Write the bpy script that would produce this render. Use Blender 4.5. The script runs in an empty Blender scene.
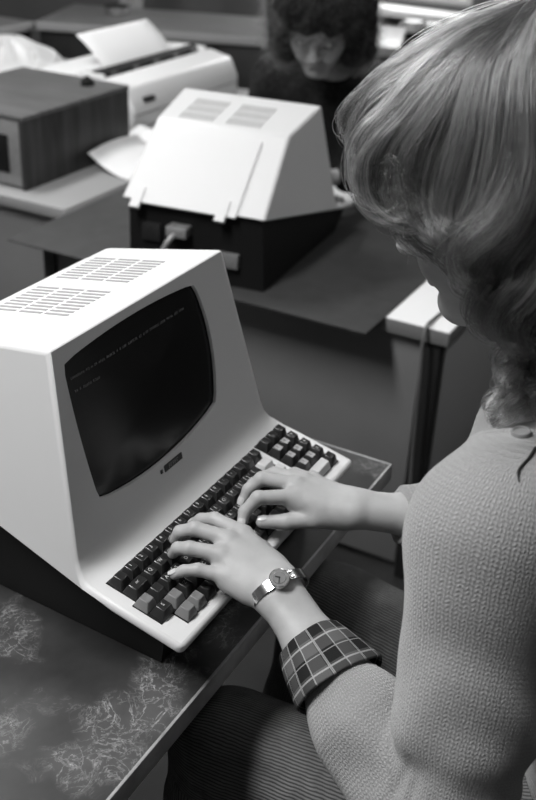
import bpy, bmesh, math, random
import numpy as np
from mathutils import Vector, Matrix
random.seed(7); rng = np.random.default_rng(11)
SC = bpy.context.scene
COL = SC.collection
PI = math.pi

# ------------------------------------------------------------------ materials
def lin(v):                       # 0-255 grey -> linear
    c = v / 255.0
    return c / 12.92 if c <= .04045 else ((c + .055) / 1.055) ** 2.4

MATS = {}
def mat(name, grey, rough=.5, spec=.4, metal=0.0, noise=None, bump=None, coat=0.0, emit=None, trans=0.0):
    """grey: linear albedo. noise=(scale, amount[, detail]) albedo mottling; bump=(scale, strength)."""
    m = bpy.data.materials.new(name); m.use_nodes = True
    nt = m.node_tree; b = nt.nodes['Principled BSDF']
    b.inputs['Base Color'].default_value = (grey, grey, grey, 1)
    b.inputs['Roughness'].default_value = rough
    b.inputs['Specular IOR Level'].default_value = spec
    b.inputs['Metallic'].default_value = metal
    b.inputs['Coat Weight'].default_value = coat
    b.inputs['Transmission Weight'].default_value = trans
    if emit:
        b.inputs['Emission Color'].default_value = (1, 1, 1, 1)
        b.inputs['Emission Strength'].default_value = emit
    tc = nt.nodes.new('ShaderNodeTexCoord')
    if noise:
        n = nt.nodes.new('ShaderNodeTexNoise'); n.inputs['Scale'].default_value = noise[0]
        n.inputs['Detail'].default_value = noise[2] if len(noise) > 2 else 4
        nt.links.new(tc.outputs['Object'], n.inputs['Vector'])
        r = nt.nodes.new('ShaderNodeMapRange')
        r.inputs['From Min'].default_value = .3; r.inputs['From Max'].default_value = .7
        r.inputs['To Min'].default_value = grey * (1 - noise[1]); r.inputs['To Max'].default_value = grey * (1 + noise[1])
        nt.links.new(n.outputs['Fac'], r.inputs['Value'])
        nt.links.new(r.outputs['Result'], b.inputs['Base Color'])
    if bump:
        n2 = nt.nodes.new('ShaderNodeTexNoise'); n2.inputs['Scale'].default_value = bump[0]
        nt.links.new(tc.outputs['Object'], n2.inputs['Vector'])
        bp = nt.nodes.new('ShaderNodeBump'); bp.inputs['Strength'].default_value = bump[1]; bp.inputs['Distance'].default_value = .002
        nt.links.new(n2.outputs['Fac'], bp.inputs['Height']); nt.links.new(bp.outputs['Normal'], b.inputs['Normal'])
    MATS[name] = m
    return m

def wood_mat(name, lo, hi, rough, scale=(1, 1, 1), s=6.0):
    m = mat(name, lo, rough, .35); nt = m.node_tree; b = nt.nodes['Principled BSDF']
    tc = nt.nodes.new('ShaderNodeTexCoord'); mp = nt.nodes.new('ShaderNodeMapping'); mp.inputs['Scale'].default_value = scale
    n = nt.nodes.new('ShaderNodeTexNoise'); n.inputs['Scale'].default_value = s; n.inputs['Detail'].default_value = 7; n.inputs['Distortion'].default_value = .6
    r = nt.nodes.new('ShaderNodeMapRange'); r.inputs['From Min'].default_value = .3; r.inputs['From Max'].default_value = .7
    r.inputs['To Min'].default_value = lo; r.inputs['To Max'].default_value = hi
    nt.links.new(tc.outputs['Object'], mp.inputs['Vector']); nt.links.new(mp.outputs['Vector'], n.inputs['Vector'])
    nt.links.new(n.outputs['Fac'], r.inputs['Value']); nt.links.new(r.outputs['Result'], b.inputs['Base Color'])
    return m

def scratched_top():
    m = mat('worn_dark_laminate', .05, .38, .5); nt = m.node_tree; b = nt.nodes['Principled BSDF']
    tc = nt.nodes.new('ShaderNodeTexCoord')
    def noise(scale, detail, dist=0, rough=.6):
        n = nt.nodes.new('ShaderNodeTexNoise'); n.inputs['Scale'].default_value = scale; n.inputs['Detail'].default_value = detail
        n.inputs['Distortion'].default_value = dist; n.inputs['Roughness'].default_value = rough
        nt.links.new(tc.outputs['Object'], n.inputs['Vector']); return n
    def ramp(src, a, b_, lo, hi):
        r = nt.nodes.new('ShaderNodeMapRange'); r.inputs['From Min'].default_value = a; r.inputs['From Max'].default_value = b_
        r.inputs['To Min'].default_value = lo; r.inputs['To Max'].default_value = hi
        nt.links.new(src, r.inputs['Value']); return r.outputs['Result']
    def math2(op, a, c):
        q = nt.nodes.new('ShaderNodeMath'); q.operation = op
        for i, v in enumerate((a, c)):
            if isinstance(v, (int, float)): q.inputs[i].default_value = v
            else: nt.links.new(v, q.inputs[i])
        return q.outputs[0]
    patch = ramp(noise(9, 3).outputs['Fac'], .48, .64, 0, 1)
    # thin wriggling wear lines: |noise-.5| small
    def lines(scale, dist, w):
        n = noise(scale, 5, dist, .65).outputs['Fac']
        d = math2('ABSOLUTE', math2('SUBTRACT', n, .5), 0)
        return ramp(d, 0, w, 1, 0)
    l1 = lines(22, 1.0, .022); l2 = lines(48, .6, .03)
    fine = ramp(noise(240, 2).outputs['Fac'], .4, .65, 0, 1)
    wear = math2('MULTIPLY', math2('MULTIPLY', math2('MAXIMUM', l1, math2('MULTIPLY', l2, .6)), patch), math2('ADD', math2('MULTIPLY', fine, .6), .4))
    blotch = ramp(noise(5, 5).outputs['Fac'], .35, .7, .022, .065)
    haze = math2('MULTIPLY', patch, .035)
    tot = math2('ADD', math2('ADD', blotch, haze), math2('MULTIPLY', wear, .34))
    nt.links.new(tot, b.inputs['Base Color'])
    return m

M = {}
M['shell'] = mat('putty_white_plastic', .62, .42, .4, bump=(900, .04))
M['shell_dark'] = mat('black_plastic', .010, .6, .2, bump=(700, .05))
M['screen'] = mat('dark_tube_glass', .010, .22, .4)
M['text'] = mat('phosphor_text', .03, .5, .2, emit=.035)
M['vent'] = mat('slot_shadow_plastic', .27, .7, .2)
M['key_black'] = mat('black_keycap', .018, .28, .6)
M['key_grey'] = mat('grey_keycap', .17, .4, .45)
M['key_sheen'] = mat('pad_top_sheen', .33, .3, .5)  # overhead reflection on the black pad keys, painted as pale tops
M['key_light'] = mat('pale_keycap', .5, .4, .45)
M['legend'] = mat('keycap_lettering', .6, .5, .3)
M['badge'] = mat('badge_black', .02, .35, .5)
M['badge_letter'] = mat('badge_silver', .25, .4, .5)
M['desk'] = scratched_top()
M['desk_edge'] = mat('pale_edge_strip', .30, .5, .4, noise=(40, .2))
M['steel_dark'] = mat('dark_enamelled_steel', .02, .4, .4)
M['steel_grey'] = mat('grey_enamelled_steel', .20, .45, .4, noise=(6, .06))
M['white_top'] = mat('white_laminate', .86, .35, .4)
M['grey_edge'] = mat('grey_edge_band', .2, .5, .3)
M['mat_dark'] = mat('dark_vinyl_mat', .045, .6, .3, noise=(25, .12))
M['wood'] = wood_mat('dark_veneer', .022, .060, .5, (12, 12, .8), 4)
M['wood_top'] = wood_mat('veneer_top', .08, .14, .4, (14, 1, 1), 5)
M['panel_light'] = mat('brushed_panel', .3, .4, .4, metal=.3, noise=(60, .1))
M['white'] = mat('white_enamel', .75, .4, .4)
M['side_lit'] = mat('lit_side_panel', .34, .5, .3)  # far desk side, lightened to stand in for light falling on it
M['paper'] = mat('white_paper', .82, .8, .1)
M['film'] = mat('milky_plastic_bag', .6, .35, .5, bump=(60, .6))
M['counter'] = mat('counter_grey', .15, .4, .4, noise=(8, .1))
M['counter_edge'] = mat('counter_light_edge', .3, .45, .4)
M['counter_dark'] = wood_mat('counter_dark_panel', .010, .022, .5, (1, 14, 1), 4)
M['skin'] = mat('skin', .37, .5, .35, noise=(60, .05), bump=(500, .06))
M['skin'].node_tree.nodes['Principled BSDF'].inputs['Subsurface Weight'].default_value = .12
M['skin'].node_tree.nodes['Principled BSDF'].inputs['Subsurface Radius'].default_value = (.006, .006, .006)
M['nail'] = mat('fingernail', .5, .25, .5)
M['eye'] = mat('eye_white', .6, .15, .5)
M['metal'] = mat('polished_steel', .75, .18, .5, metal=1.0)
M['dial'] = mat('watch_dial', .14, .3, .5)
M['wall'] = mat('painted_wall', .30, .8, .2, noise=(3, .05))
M['wall_dark'] = mat('dark_wall', .13, .8, .2, noise=(3, .08))
M['floor'] = mat('floor_tiles', .035, .5, .3, noise=(7, .25))
M['ceiling'] = mat('ceiling_tiles', .7, .9, .1)
M['lamp'] = mat('lamp_diffuser', .8, .6, .2, emit=4.0)
M['frame'] = mat('window_frame_paint', .7, .5, .3)
M['dress'] = mat('dark_wool', .018, .9, .1, noise=(80, .4))
M['fur'] = mat('dark_hair_mass', .010, .75, .2)
M['cable'] = mat('grey_cable', .12, .5, .3)
M['button'] = mat('horn_button', .22, .35, .5)
M['chair_cloth'] = mat('dark_upholstery', .03, .9, .1, noise=(200, .3))

# ------------------------------------------------------------------ object helpers
def link(name, me, m=None, parent=None):
    o = bpy.data.objects.new(name, me); COL.objects.link(o)
    if m is not None:
        for q in (m if isinstance(m, (list, tuple)) else [m]): me.materials.append(q)
    if parent: o.parent = parent
    return o
def from_pydata(name, v, f, m=None, parent=None, smooth=False, angle=None):
    me = bpy.data.meshes.new(name)
    me.from_pydata([tuple(map(float, p)) for p in v], [], [tuple(map(int, q)) for q in f]); me.update()
    if smooth: me.shade_smooth()
    if angle is not None:
        me.shade_smooth(); me.set_sharp_from_angle(angle=math.radians(angle))
    return link(name, me, m, parent)
def from_bm(name, bm, m=None, parent=None, angle=35):
    me = bpy.data.meshes.new(name); bmesh.ops.recalc_face_normals(bm, faces=bm.faces[:]); bm.to_mesh(me); bm.free()
    if angle is not None:
        me.shade_smooth(); me.set_sharp_from_angle(angle=math.radians(angle))
    return link(name, me, m, parent)
def tag(o, label=None, cat=None, group=None, kind=None):
    if label: o['label'] = label
    if cat: o['category'] = cat
    if group: o['group'] = group
    if kind: o['kind'] = kind
    return o
def thing(name, label, cat, loc=(0, 0, 0), rz=0, group=None):
    o = bpy.data.objects.new(name, None); COL.objects.link(o); o.empty_display_size = .05
    o.location = loc; o.rotation_euler = (0, 0, rz)
    return tag(o, label, cat, group)
def bm_box(bm, lo, hi, bevel=0.0, seg=2, mi=0, taper=None):
    x0, y0, z0 = lo; x1, y1, z1 = hi; t = taper or (0, 0)
    vs = [bm.verts.new(p) for p in ((x0, y0, z0), (x1, y0, z0), (x1, y1, z0), (x0, y1, z0),
          (x0 + t[0], y0 + t[1], z1), (x1 - t[0], y0 + t[1], z1), (x1 - t[0], y1 - t[1], z1), (x0 + t[0], y1 - t[1], z1))]
    fs = [bm.faces.new([vs[i] for i in q]) for q in ((0, 3, 2, 1), (4, 5, 6, 7), (0, 1, 5, 4), (1, 2, 6, 5), (2, 3, 7, 6), (3, 0, 4, 7))]
    for f in fs: f.material_index = mi
    if bevel:
        es = list({e for f in fs for e in f.edges})
        r = bmesh.ops.bevel(bm, geom=es, offset=bevel, segments=seg, profile=.5, affect='EDGES')
        for f in r['faces']: f.material_index = mi
    return vs
def box(name, lo, hi, m, parent=None, bevel=.003, seg=2):
    bm = bmesh.new(); bm_box(bm, lo, hi, bevel, seg); return from_bm(name, bm, m, parent)
def bm_tube(bm, pts, radii, n=12, cap=True, mi=0, squash=None):
    pts = [Vector(p) for p in pts]
    if not hasattr(radii, '__len__'): radii = [radii] * len(pts)
    rings = []; prev = None
    for i, p in enumerate(pts):
        d = (pts[min(i + 1, len(pts) - 1)] - pts[max(i - 1, 0)]).normalized()
        if prev is None:
            a = Vector((0, 0, 1)) if abs(d.z) < .9 else Vector((1, 0, 0)); u = d.cross(a).normalized()
        else:
            u = (prev - d * prev.dot(d)).normalized()
        prev = u; w = d.cross(u)
        rings.append([bm.verts.new(p + (u * math.cos(2 * PI * k / n) + w * math.sin(2 * PI * k / n)) * radii[i]) for k in range(n)])
    for a, b in zip(rings, rings[1:]):
        for k in range(n):
            bm.faces.new((a[k], a[(k + 1) % n], b[(k + 1) % n], b[k])).material_index = mi
    if cap:
        bm.faces.new(rings[0][::-1]).material_index = mi; bm.faces.new(rings[-1]).material_index = mi
def tube(name, pts, r, m, parent=None, n=12):
    bm = bmesh.new(); bm_tube(bm, pts, r, n); return from_bm(name, bm, m, parent, 50)
def cyl(name, base, top, r, m, parent=None, n=24, r2=None):
    return tube(name, [base, top], [r, r if r2 is None else r2], m, parent, n)
def spline(pts, n):
    P = np.array(pts, float); P = np.vstack([2 * P[0] - P[1], P, 2 * P[-1] - P[-2]])
    t = np.linspace(0, len(pts) - 1 - 1e-9, n); i = t.astype(int); f = (t - i)[:, None]
    a, b, c, d = P[i], P[i + 1], P[i + 2], P[i + 3]
    return .5 * ((2 * b) + (-a + c) * f + (2 * a - 5 * b + 4 * c - d) * f ** 2 + (-a + 3 * b - 3 * c + d) * f ** 3)
def copy_tree(o, parent=None):
    c = o.copy(); COL.objects.link(c); c.parent = parent
    for ch in list(o.children): copy_tree(ch, c)
    return c

# ------------------------------------------------------------------ implicit surfaces (smooth unions of round cones)
def sdf_prims(P, prims):
    d = None
    for (a, b, ra, rb, k) in prims:
        ab = b - a; L = float(ab @ ab)
        pa = P - a
        t = np.clip((pa @ ab) / L, 0, 1) if L > 1e-12 else np.zeros(len(P))
        q = np.linalg.norm(pa - t[:, None] * ab, axis=1) - (ra + t * (rb - ra))
        if d is None: d = q
        else:
            h = np.maximum(k - np.abs(d - q), 0) / k
            d = np.minimum(d, q) - h * h * k * .25
    return d
def prim(a, b, ra, rb=None, k=.015):
    return (np.array(a, float), np.array(b, float), ra, ra if rb is None else rb, k)
def build_sdf(prims, h, mod=None, block=20, extra=.02):
    """prims -> verts, quads by surface nets on sparse blocks; mod(P, d) may edit the distance"""
    los = np.array([np.minimum(p[0] - p[2], p[1] - p[3]) for p in prims]); his = np.array([np.maximum(p[0] + p[2], p[1] + p[3]) for p in prims])
    lo = los.min(0) - .03; hi = his.max(0) + .03
    nb = np.ceil((hi - lo) / (h * block)).astype(int)
    V = {}; keysL = []; posL = []; quadL = []
    g = np.arange(block + 2)
    off = np.stack(np.meshgrid(g, g, g, indexing='ij'), -1).reshape(-1, 3)
    S = block + 2; half = h * S * .87
    big = 1 << 20
    for bi in range(nb[0]):
        for bj in range(nb[1]):
            for bk in range(nb[2]):
                base = np.array([bi, bj, bk]) * block
                c = lo + (base + (block + 1) / 2) * h
                near = []
                dmin = 9e9
                for p in prims:
                    ab = p[1] - p[0]; L = ab @ ab
                    t = min(1, max(0, ((c - p[0]) @ ab) / L)) if L > 1e-12 else 0
                    q = np.linalg.norm(c - p[0] - t * ab) - (p[2] + t * (p[3] - p[2]))
                    dmin = min(dmin, q)
                    if q < half + extra + .01: near.append(p)
                if dmin > half + extra or not near: continue
                P = lo + (base + off) * h
                d = sdf_prims(P, near)
                if mod is not None: d = mod(P, d)
                D = d.reshape(S, S, S); s = D < 0
                if s.all() or not s.any(): continue
                # cells 0..block (block+1 per axis)
                acc = np.zeros((S - 1, S - 1, S - 1, 3)); cnt = np.zeros((S - 1, S - 1, S - 1))
                n = S - 1
                for ax in range(3):
                    sl0 = [slice(None)] * 3; sl1 = [slice(None)] * 3
                    sl0[ax] = slice(0, n); sl1[ax] = slice(1, S)
                    d0, d1 = D[tuple(sl0)], D[tuple(sl1)]
                    cr = (d0 < 0) != (d1 < 0)
                    t = np.where(cr, d0 / np.where(cr, d0 - d1, 1), 0)
                    o1, o2 = [a for a in range(3) if a != ax]
                    for e1 in (0, 1):
                        for e2 in (0, 1):
                            sl = [None] * 3; sl[ax] = slice(None); sl[o1] = slice(e1, e1 + n); sl[o2] = slice(e2, e2 + n)
                            c_ = cr[tuple(sl)]; t_ = t[tuple(sl)]
                            acc[..., ax] += np.where(c_, t_, 0); acc[..., o1] += c_ * e1; acc[..., o2] += c_ * e2; cnt += c_
                I = np.argwhere(cnt > 0)
                pos = lo + (base + I + acc[tuple(I.T)] / cnt[tuple(I.T)][:, None]) * h
                gi = I + base
                keysL.append((gi[:, 0] * big + gi[:, 1]) * big + gi[:, 2]); posL.append(pos)
                for ax in range(3):
                    o1, o2 = [(1, 2), (2, 0), (0, 1)][ax]
                    sl0 = [slice(1, block + 1)] * 3; sl1 = [slice(1, block + 1)] * 3
                    sl0[ax] = slice(0, block); sl1[ax] = slice(1, block + 1)
                    d0, d1 = D[tuple(sl0)], D[tuple(sl1)]
                    E = np.argwhere((d0 < 0) != (d1 < 0))
                    if not len(E): continue
                    flip = (d0[tuple(E.T)] >= 0)
                    E = E + 1; E[:, ax] -= 1
                    q = []
                    for (e1, e2) in ((0, 0), (-1, 0), (-1, -1), (0, -1)):
                        cc = E.copy(); cc[:, o1] += e1; cc[:, o2] += e2; cc = cc + base
                        q.append((cc[:, 0] * big + cc[:, 1]) * big + cc[:, 2])
                    q = np.stack(q, 1); q[flip] = q[flip][:, ::-1]
                    quadL.append(q)
    K = np.concatenate(keysL); X = np.concatenate(posL); Q = np.concatenate(quadL)
    uk, idx = np.unique(K, return_index=True); X = X[idx]
    F = np.searchsorted(uk, Q)
    ok = (uk[np.minimum(F, len(uk) - 1)] == Q).all(1)
    F = F[ok]
    # project on the surface
    for _ in range(2):
        X = project(X, prims, mod, h)
    return X, F
def sdf_near(X, prims, mod):
    out = np.empty(len(X)); o = np.lexsort(np.floor(X / .06).T.astype(int)) if len(X) > 4000 else np.arange(len(X))
    for c in np.array_split(o, max(1, len(X) // 1500)):
        if not len(c): continue
        P = X[c]; m = P.mean(0); R = np.linalg.norm(P - m, axis=1).max()
        near = []
        for p in prims:
            ab = p[1] - p[0]; L = ab @ ab
            t = min(1, max(0, ((m - p[0]) @ ab) / L)) if L > 1e-12 else 0
            if np.linalg.norm(m - p[0] - t * ab) - (p[2] + t * (p[3] - p[2])) < R + .05: near.append(p)
        d = sdf_prims(P, near or prims); out[c] = d if mod is None else mod(P, d)
    return out
def project(X, prims, mod, h):
    d = sdf_near(X, prims, mod); e = h * .5; G = np.zeros_like(X)
    for a in range(3):
        dx = np.zeros(3); dx[a] = e
        G[:, a] = (sdf_near(X + dx, prims, mod) - sdf_near(X - dx, prims, mod)) / (2 * e)
    g2 = np.maximum((G * G).sum(1), .2)
    return X - np.clip(d / g2, -h, h)[:, None] * G
def sdf_obj(name, prims, h, m, parent=None, mod=None, uvw=False):
    X, F = build_sdf(prims, h, mod)
    me = bpy.data.meshes.new(name); me.from_pydata(X.tolist(), [], F.tolist()); me.update(); me.shade_smooth()
    if uvw:
        A = limb_coords(X, prims if uvw is True else uvw)
        at = me.attributes.new('knit', 'FLOAT_VECTOR', 'POINT'); at.data.foreach_set('vector', A.astype(np.float32).ravel())
    return link(name, me, m, parent)
def limb_coords(X, prims):
    """(around, along, 0) in metres on the nearest cone"""
    best = np.full(len(X), 9e9); out = np.zeros((len(X), 3)); run = 0.0; last = None
    for p in prims:
        ab = p[1] - p[0]; L = np.linalg.norm(ab)
        if last is None or np.linalg.norm(last - p[0]) > 1e-6: run = 0.0
        ax = ab / max(L, 1e-9)
        pa = X - p[0]; s = pa @ ax; t = np.clip(s / max(L, 1e-9), 0, 1)
        v = pa - (t * L)[:, None] * ax; q = np.linalg.norm(v, axis=1) - (p[2] + t * (p[3] - p[2]))
        r = np.array([0, 0, 1.0]) if abs(ax[2]) < .85 else np.array([0, 1.0, 0]); u = np.cross(ax, r); u /= np.linalg.norm(u); w = np.cross(ax, u)
        ang = np.arctan2(pa @ w, pa @ u)
        rad = (p[2] + p[3]) / 2
        c = q < best
        best[c] = q[c]; out[c] = np.stack([ang * rad, run + s, 0 * s], 1)[c]
        run += L; last = p[1]
    return out

# ------------------------------------------------------------------ the terminal (local frame: x along the keys, y towards the back, z up)
TW = .416
def make_terminal(label):
    T = thing('computer_terminal', label, 'computer terminal')
    DS = .028 / .126
    # left profile: (x inset, y, z)
    D = [(0, 0, 0), (0, .085, .085 * DS), (.0012, .106, .106 * DS)]
    fil = [(.0022, .117, .0268), (.004, .1245, .0310), (.0062, .1305, .0385), (.0085, .1350, .0500)]
    t1 = (.042, .181, .266); t2 = (.056, .345, .237); b2 = (.046, .498, .100); b1 = (0, .085, .0089); b0 = (0, 0, -.010)
    bm = bmesh.new(); wl = bm.edges.layers.float.new('bevel_weight_edge')
    def pair(p): return bm.verts.new(p), bm.verts.new((TW - p[0], p[1], p[2]))
    Dp = [pair(p) for p in D]; Fp = [pair(p) for p in fil]; T1 = pair(t1); T2 = pair(t2); B2 = pair(b2); B1 = pair(b1); B0 = pair(b0)
    chain = Dp + Fp
    for a, b in zip(chain, chain[1:]): bm.faces.new((a[0], a[1], b[1], b[0]))
    # bezel with the screen opening
    z0 = np.array(fil[-1]); zt = np.array(t1)
    bl = np.linalg.norm(zt[1:] - z0[1:]); by = (zt[1:] - z0[1:]) / bl           # direction up the bezel in (y,z)
    nrm = np.array([-by[1], by[0]])                                            # outward (towards the user) in (y,z)
    def bez(x, s, dpt=0.0):
        yz = z0[1:] + by * s + nrm * dpt; return (x, yz[0], yz[1])
    s0 = -.0185                                                                  # measured heights start at the deck line
    def outline(inset=0.0):
        ctl = [(.0575, .2185), (.115, .2240), (.174, .2258), (.232, .2240), (.2885, .2180), (.2985, .172), (.3010, .1275), (.2975, .095), (.2885, .0665), (.234, .0545), (.178, .0510), (.118, .0550), (.0635, .0665), (.0590, .1045), (.0572, .1490), (.0570, .185)]
        seg = []
        def bow(p, q, amt, n=14):
            p, q = np.array(p), np.array(q); d = q - p; nn = np.array([d[1], -d[0]]) / np.linalg.norm(d)
            return [tuple(p + d * t - nn * amt * 4 * t * (1 - t)) for t in np.linspace(0, 1, n)]
        tl, tr, br, bl_ = (.0560, .2190), (.3010, .2195), (.3030, .0640), (.0625, .0600)
        pts = []
        for (p, q, a) in ((tl, tr, .0075), (tr, br, .0150), (br, bl_, .0150), (bl_, tl, .003)):
            pts += bow(p, q, a)[:-1]
        P = np.array(pts); c = np.array([.182, .14])
        # round the four corners a little
        Q = P.copy()
        for _ in range(1): Q = .12 * np.roll(Q, 1, 0) + .76 * Q + .12 * np.roll(Q, -1, 0)
        d = Q - c; Q = Q - d / np.linalg.norm(d, axis=1)[:, None] * inset
        return Q
    O = outline(); N = len(O)
    ring = [bm.verts.new(bez(x, s + s0)) for x, s in O]
    # outer trapezoid boundary sampled to match
    quad = [Fp[-1][0], Fp[-1][1], T1[1], T1[0]]
    outer_face_ring = ring
    # split the bezel into a fan: corners -> ring arcs
    cidx = [13 * 3, 13 * 2, 13, 0]        # ring index nearest bottom-left, bottom-right, top-right, top-left
    for k in range(4):
        a, b = quad[k], quad[(k + 1) % 4]; i, j = cidx[k], cidx[(k + 1) % 4]
        idx = [q % N for q in range(i, (j if j <= i else j - N) - 1, -1)]
        mid = len(idx) // 2
        arc = [ring[q] for q in idx]
        bm.faces.new([a, b] + arc[::-1])
    inner = [bm.verts.new(bez(x, s + s0, -.0035)) for x, s in outline(.0008)]
    for k in range(N): bm.faces.new((ring[k], ring[(k + 1) % N], inner[(k + 1) % N], inner[k]))
    bm.faces.new((T1[0], T1[1], T2[1], T2[0])); bm.faces.new((T2[0], T2[1], B2[1], B2[0]))
    bm.faces.new((B2[0], B2[1], B1[1], B1[0])); bm.faces.new((B1[0], B1[1], B0[1], B0[0])); bm.faces.new((B0[0], B0[1], Dp[0][1], Dp[0][0]))
    for s in (0, 1):
        bm.faces.new((B0[s], B1[s], Dp[1][s], Dp[0][s])); bm.faces.new((B1[s], Dp[2][s], Dp[1][s]))
        bm.faces.new([B1[s], B2[s], T2[s], T1[s]] + [f[s] for f in Fp[::-1]] + [Dp[2][s]])
    bmesh.ops.recalc_face_normals(bm, faces=bm.faces[:])
    big = {}
    def E_(a, b): return bm.edges.get((a, b))
    sel = []
    for s in (0, 1):
        fil_ch = [d[s] for d in Dp] + [f[s] for f in Fp] + [T1[s], T2[s], B2[s]]
        for a, b in zip(fil_ch, fil_ch[1:]): sel.append((E_(a, b), .0075))
        sel.append((E_(B0[s], Dp[0][s]), .012)); sel.append((E_(B2[s], B1[s]), .003)); sel.append((E_(B1[s], B0[s]), .003))
    for P_ in (Dp[0], T1, B2, B0): sel.append((E_(*P_), .0055))
    sel.append((E_(*T2), .009))
    for e, w in sel: e[wl] = w / .012
    sh = from_bm('casing', bm, M['shell'], T, 30)
    bv = sh.modifiers.new('bevel', 'BEVEL'); bv.limit_method = 'WEIGHT'; bv.width = .012; bv.segments = 4; bv.use_clamp_overlap = True; bv.harden_normals = False
    # tube face, bulging
    bm = bmesh.new(); c = np.array([.182, .14]); rings = []
    IN = outline(-.002)
    for r in (1.0, .82, .6, .35, .12):
        rings.append([bm.verts.new(bez(*(c + (p - c) * r + np.array([0, s0])), -.0050 + .0055 * (1 - r * r))) for p in IN])
    for a, b in zip(rings, rings[1:]):
        for k in range(N): bm.faces.new((a[k], a[(k + 1) % N], b[(k + 1) % N], b[k]))
    bm.faces.new(rings[-1])
    scr = from_bm('screen', bm, M['screen'], T, 60)
    # two faint lines of lettering on the tube, too small to read
    bm = bmesh.new()
    def glyph(x, s, w, h):
        r = max(abs(x - .182) / .125, abs(s - .14) / .085) ** 2
        z = -.0050 + .0055 * max(0, 1 - r) + .0012
        k = random.randint(0, 4)
        strokes = [((0, 0), (0, 1)), ((0, 1), (1, 1)), ((1, 0), (1, 1)), ((0, 0), (1, 0)), ((0, .5), (1, .5)), ((0, 0), (1, 1)), ((.5, 0), (.5, 1))]
        for (a, b) in random.sample(strokes, 3):
            ax, ay, bx, by_ = x + a[0] * w, s + a[1] * h, x + b[0] * w, s + b[1] * h
            dx, dy = bx - ax, by_ - ay; L = math.hypot(dx, dy); px, py = -dy / L * .00022, dx / L * .00022
            bm.faces.new([bm.verts.new(bez(u, v + s0, z)) for u, v in ((ax + px, ay + py), (bx + px, by_ + py), (bx - px, by_ - py), (ax - px, ay - py))])
    def line(x0, x1, s, words):
        x = x0; i = 0
        for wlen in words:
            for q in range(wlen):
                if x > x1: return
                glyph(x, s, .0016, .0026); x += .0026
            x += .0026
    line(.066, .272, .1975, (8, 2, 1, 2, 4, 6, 1, 1, 3, 7, 2, 1, 2, 7, 4, 5, 3, 6, 2))
    line(.067, .106, .1825, (2, 1, 5, 4))
    from_bm('screen_lettering', bm, M['text'], scr, None)
    # badge under the tube: a dot and a dark bar with worn lettering
    bm = bmesh.new()
    def plate(x0, x1, sa, sb, d, mi): 
        vs = [bm.verts.new(bez(x, s + s0, z)) for z in (0, d) for x, s in ((x0, sa), (x1, sa), (x1, sb), (x0, sb))]
        for q in ((4, 5, 6, 7), (0, 1, 5, 4), (1, 2, 6, 5), (2, 3, 7, 6), (3, 0, 4, 7)): bm.faces.new([vs[i] for i in q]).material_index = mi
    plate(.1785, .2145, .0325, .0405, .0012, 0); plate(.1705, .1740, .0340, .0385, .0012, 0)
    for x in (.1865, .1905, .1945, .1985, .2025):
        plate(x, x + .0008, .0342, .0388, .0016, 1); plate(x, x + .0028, .0382, .0388, .0016, 1)
        if int(x * 1e4) % 3: plate(x, x + .0026, .0362, .0368, .0016, 1)
    from_bm('badge', bm, [M['badge'], M['badge_letter']], T, None)
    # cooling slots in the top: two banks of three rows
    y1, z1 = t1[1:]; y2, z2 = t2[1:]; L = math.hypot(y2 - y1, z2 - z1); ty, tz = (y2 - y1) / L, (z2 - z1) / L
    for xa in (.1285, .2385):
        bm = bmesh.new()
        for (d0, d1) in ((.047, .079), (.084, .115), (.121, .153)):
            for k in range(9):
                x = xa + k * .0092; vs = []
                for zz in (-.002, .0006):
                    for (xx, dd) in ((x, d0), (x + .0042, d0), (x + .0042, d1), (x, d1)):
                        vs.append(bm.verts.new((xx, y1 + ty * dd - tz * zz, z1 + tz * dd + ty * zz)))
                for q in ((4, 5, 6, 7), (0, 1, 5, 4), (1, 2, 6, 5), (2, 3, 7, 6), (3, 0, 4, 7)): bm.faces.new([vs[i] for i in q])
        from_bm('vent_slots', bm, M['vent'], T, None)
    # rear: the removable panel with a notch, its seam and the two latches
    bm = bmesh.new(); n_ = np.array([0, t2[2] - b2[2], b2[1] - t2[1]]); n_ /= np.linalg.norm(n_)
    def rear(x, f, d=0): 
        p = np.array(t2) * (1 - f) + np.array(b2) * f; p = np.array([x, p[1], p[2]]) + n_ * d; return tuple(p)
    def rplate(x0, x1, f0, f1, d):
        vs = [bm.verts.new(rear(x, f, z)) for z in (-.001, d) for x, f in ((x0, f0), (x1, f0), (x1, f1), (x0, f1))]
        for q in ((4, 7, 6, 5), (0, 4, 5, 1), (1, 5, 6, 2), (2, 6, 7, 3), (3, 7, 4, 0)): bm.faces.new([vs[i] for i in q])
    rplate(.108, .345, .13, 1.03, .004); rplate(.128, .150, .86, 1.10, .007); rplate(.322, .344, .86, 1.10, .007)
    from_bm('rear_panel', bm, M['shell'], T, 30)
    # dark lower case
    bm = bmesh.new(); ys = [(.035, -.009), (.10, -.006), (.488, .094)]
    lo = [bm.verts.new(p) for p in ((.03, .045, -.065), (TW - .03, .045, -.065), (TW - .05, .475, -.065), (.05, .475, -.065))]
    hi = [bm.verts.new(p) for p in ((.014, .03, -.0040), (TW - .014, .03, -.0040), (TW - .014, .085, .0080), (TW - .056, .484, .0955), (.056, .484, .0955), (.014, .085, .0080))]
    for q in ([lo[3], lo[2], lo[1], lo[0]], [hi[0], hi[1], lo[1], lo[0]][::-1], [hi[3], hi[4], lo[3], lo[2]], hi[:3] + [hi[5]], [hi[2], hi[3], hi[4], hi[5]], [hi[1], hi[2], hi[3], lo[2], lo[1]], [hi[4], hi[5], hi[0], lo[0], lo[3]]): bm.faces.new(q)
    bs = from_bm('lower_case', bm, M['shell_dark'], T, 30)
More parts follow.
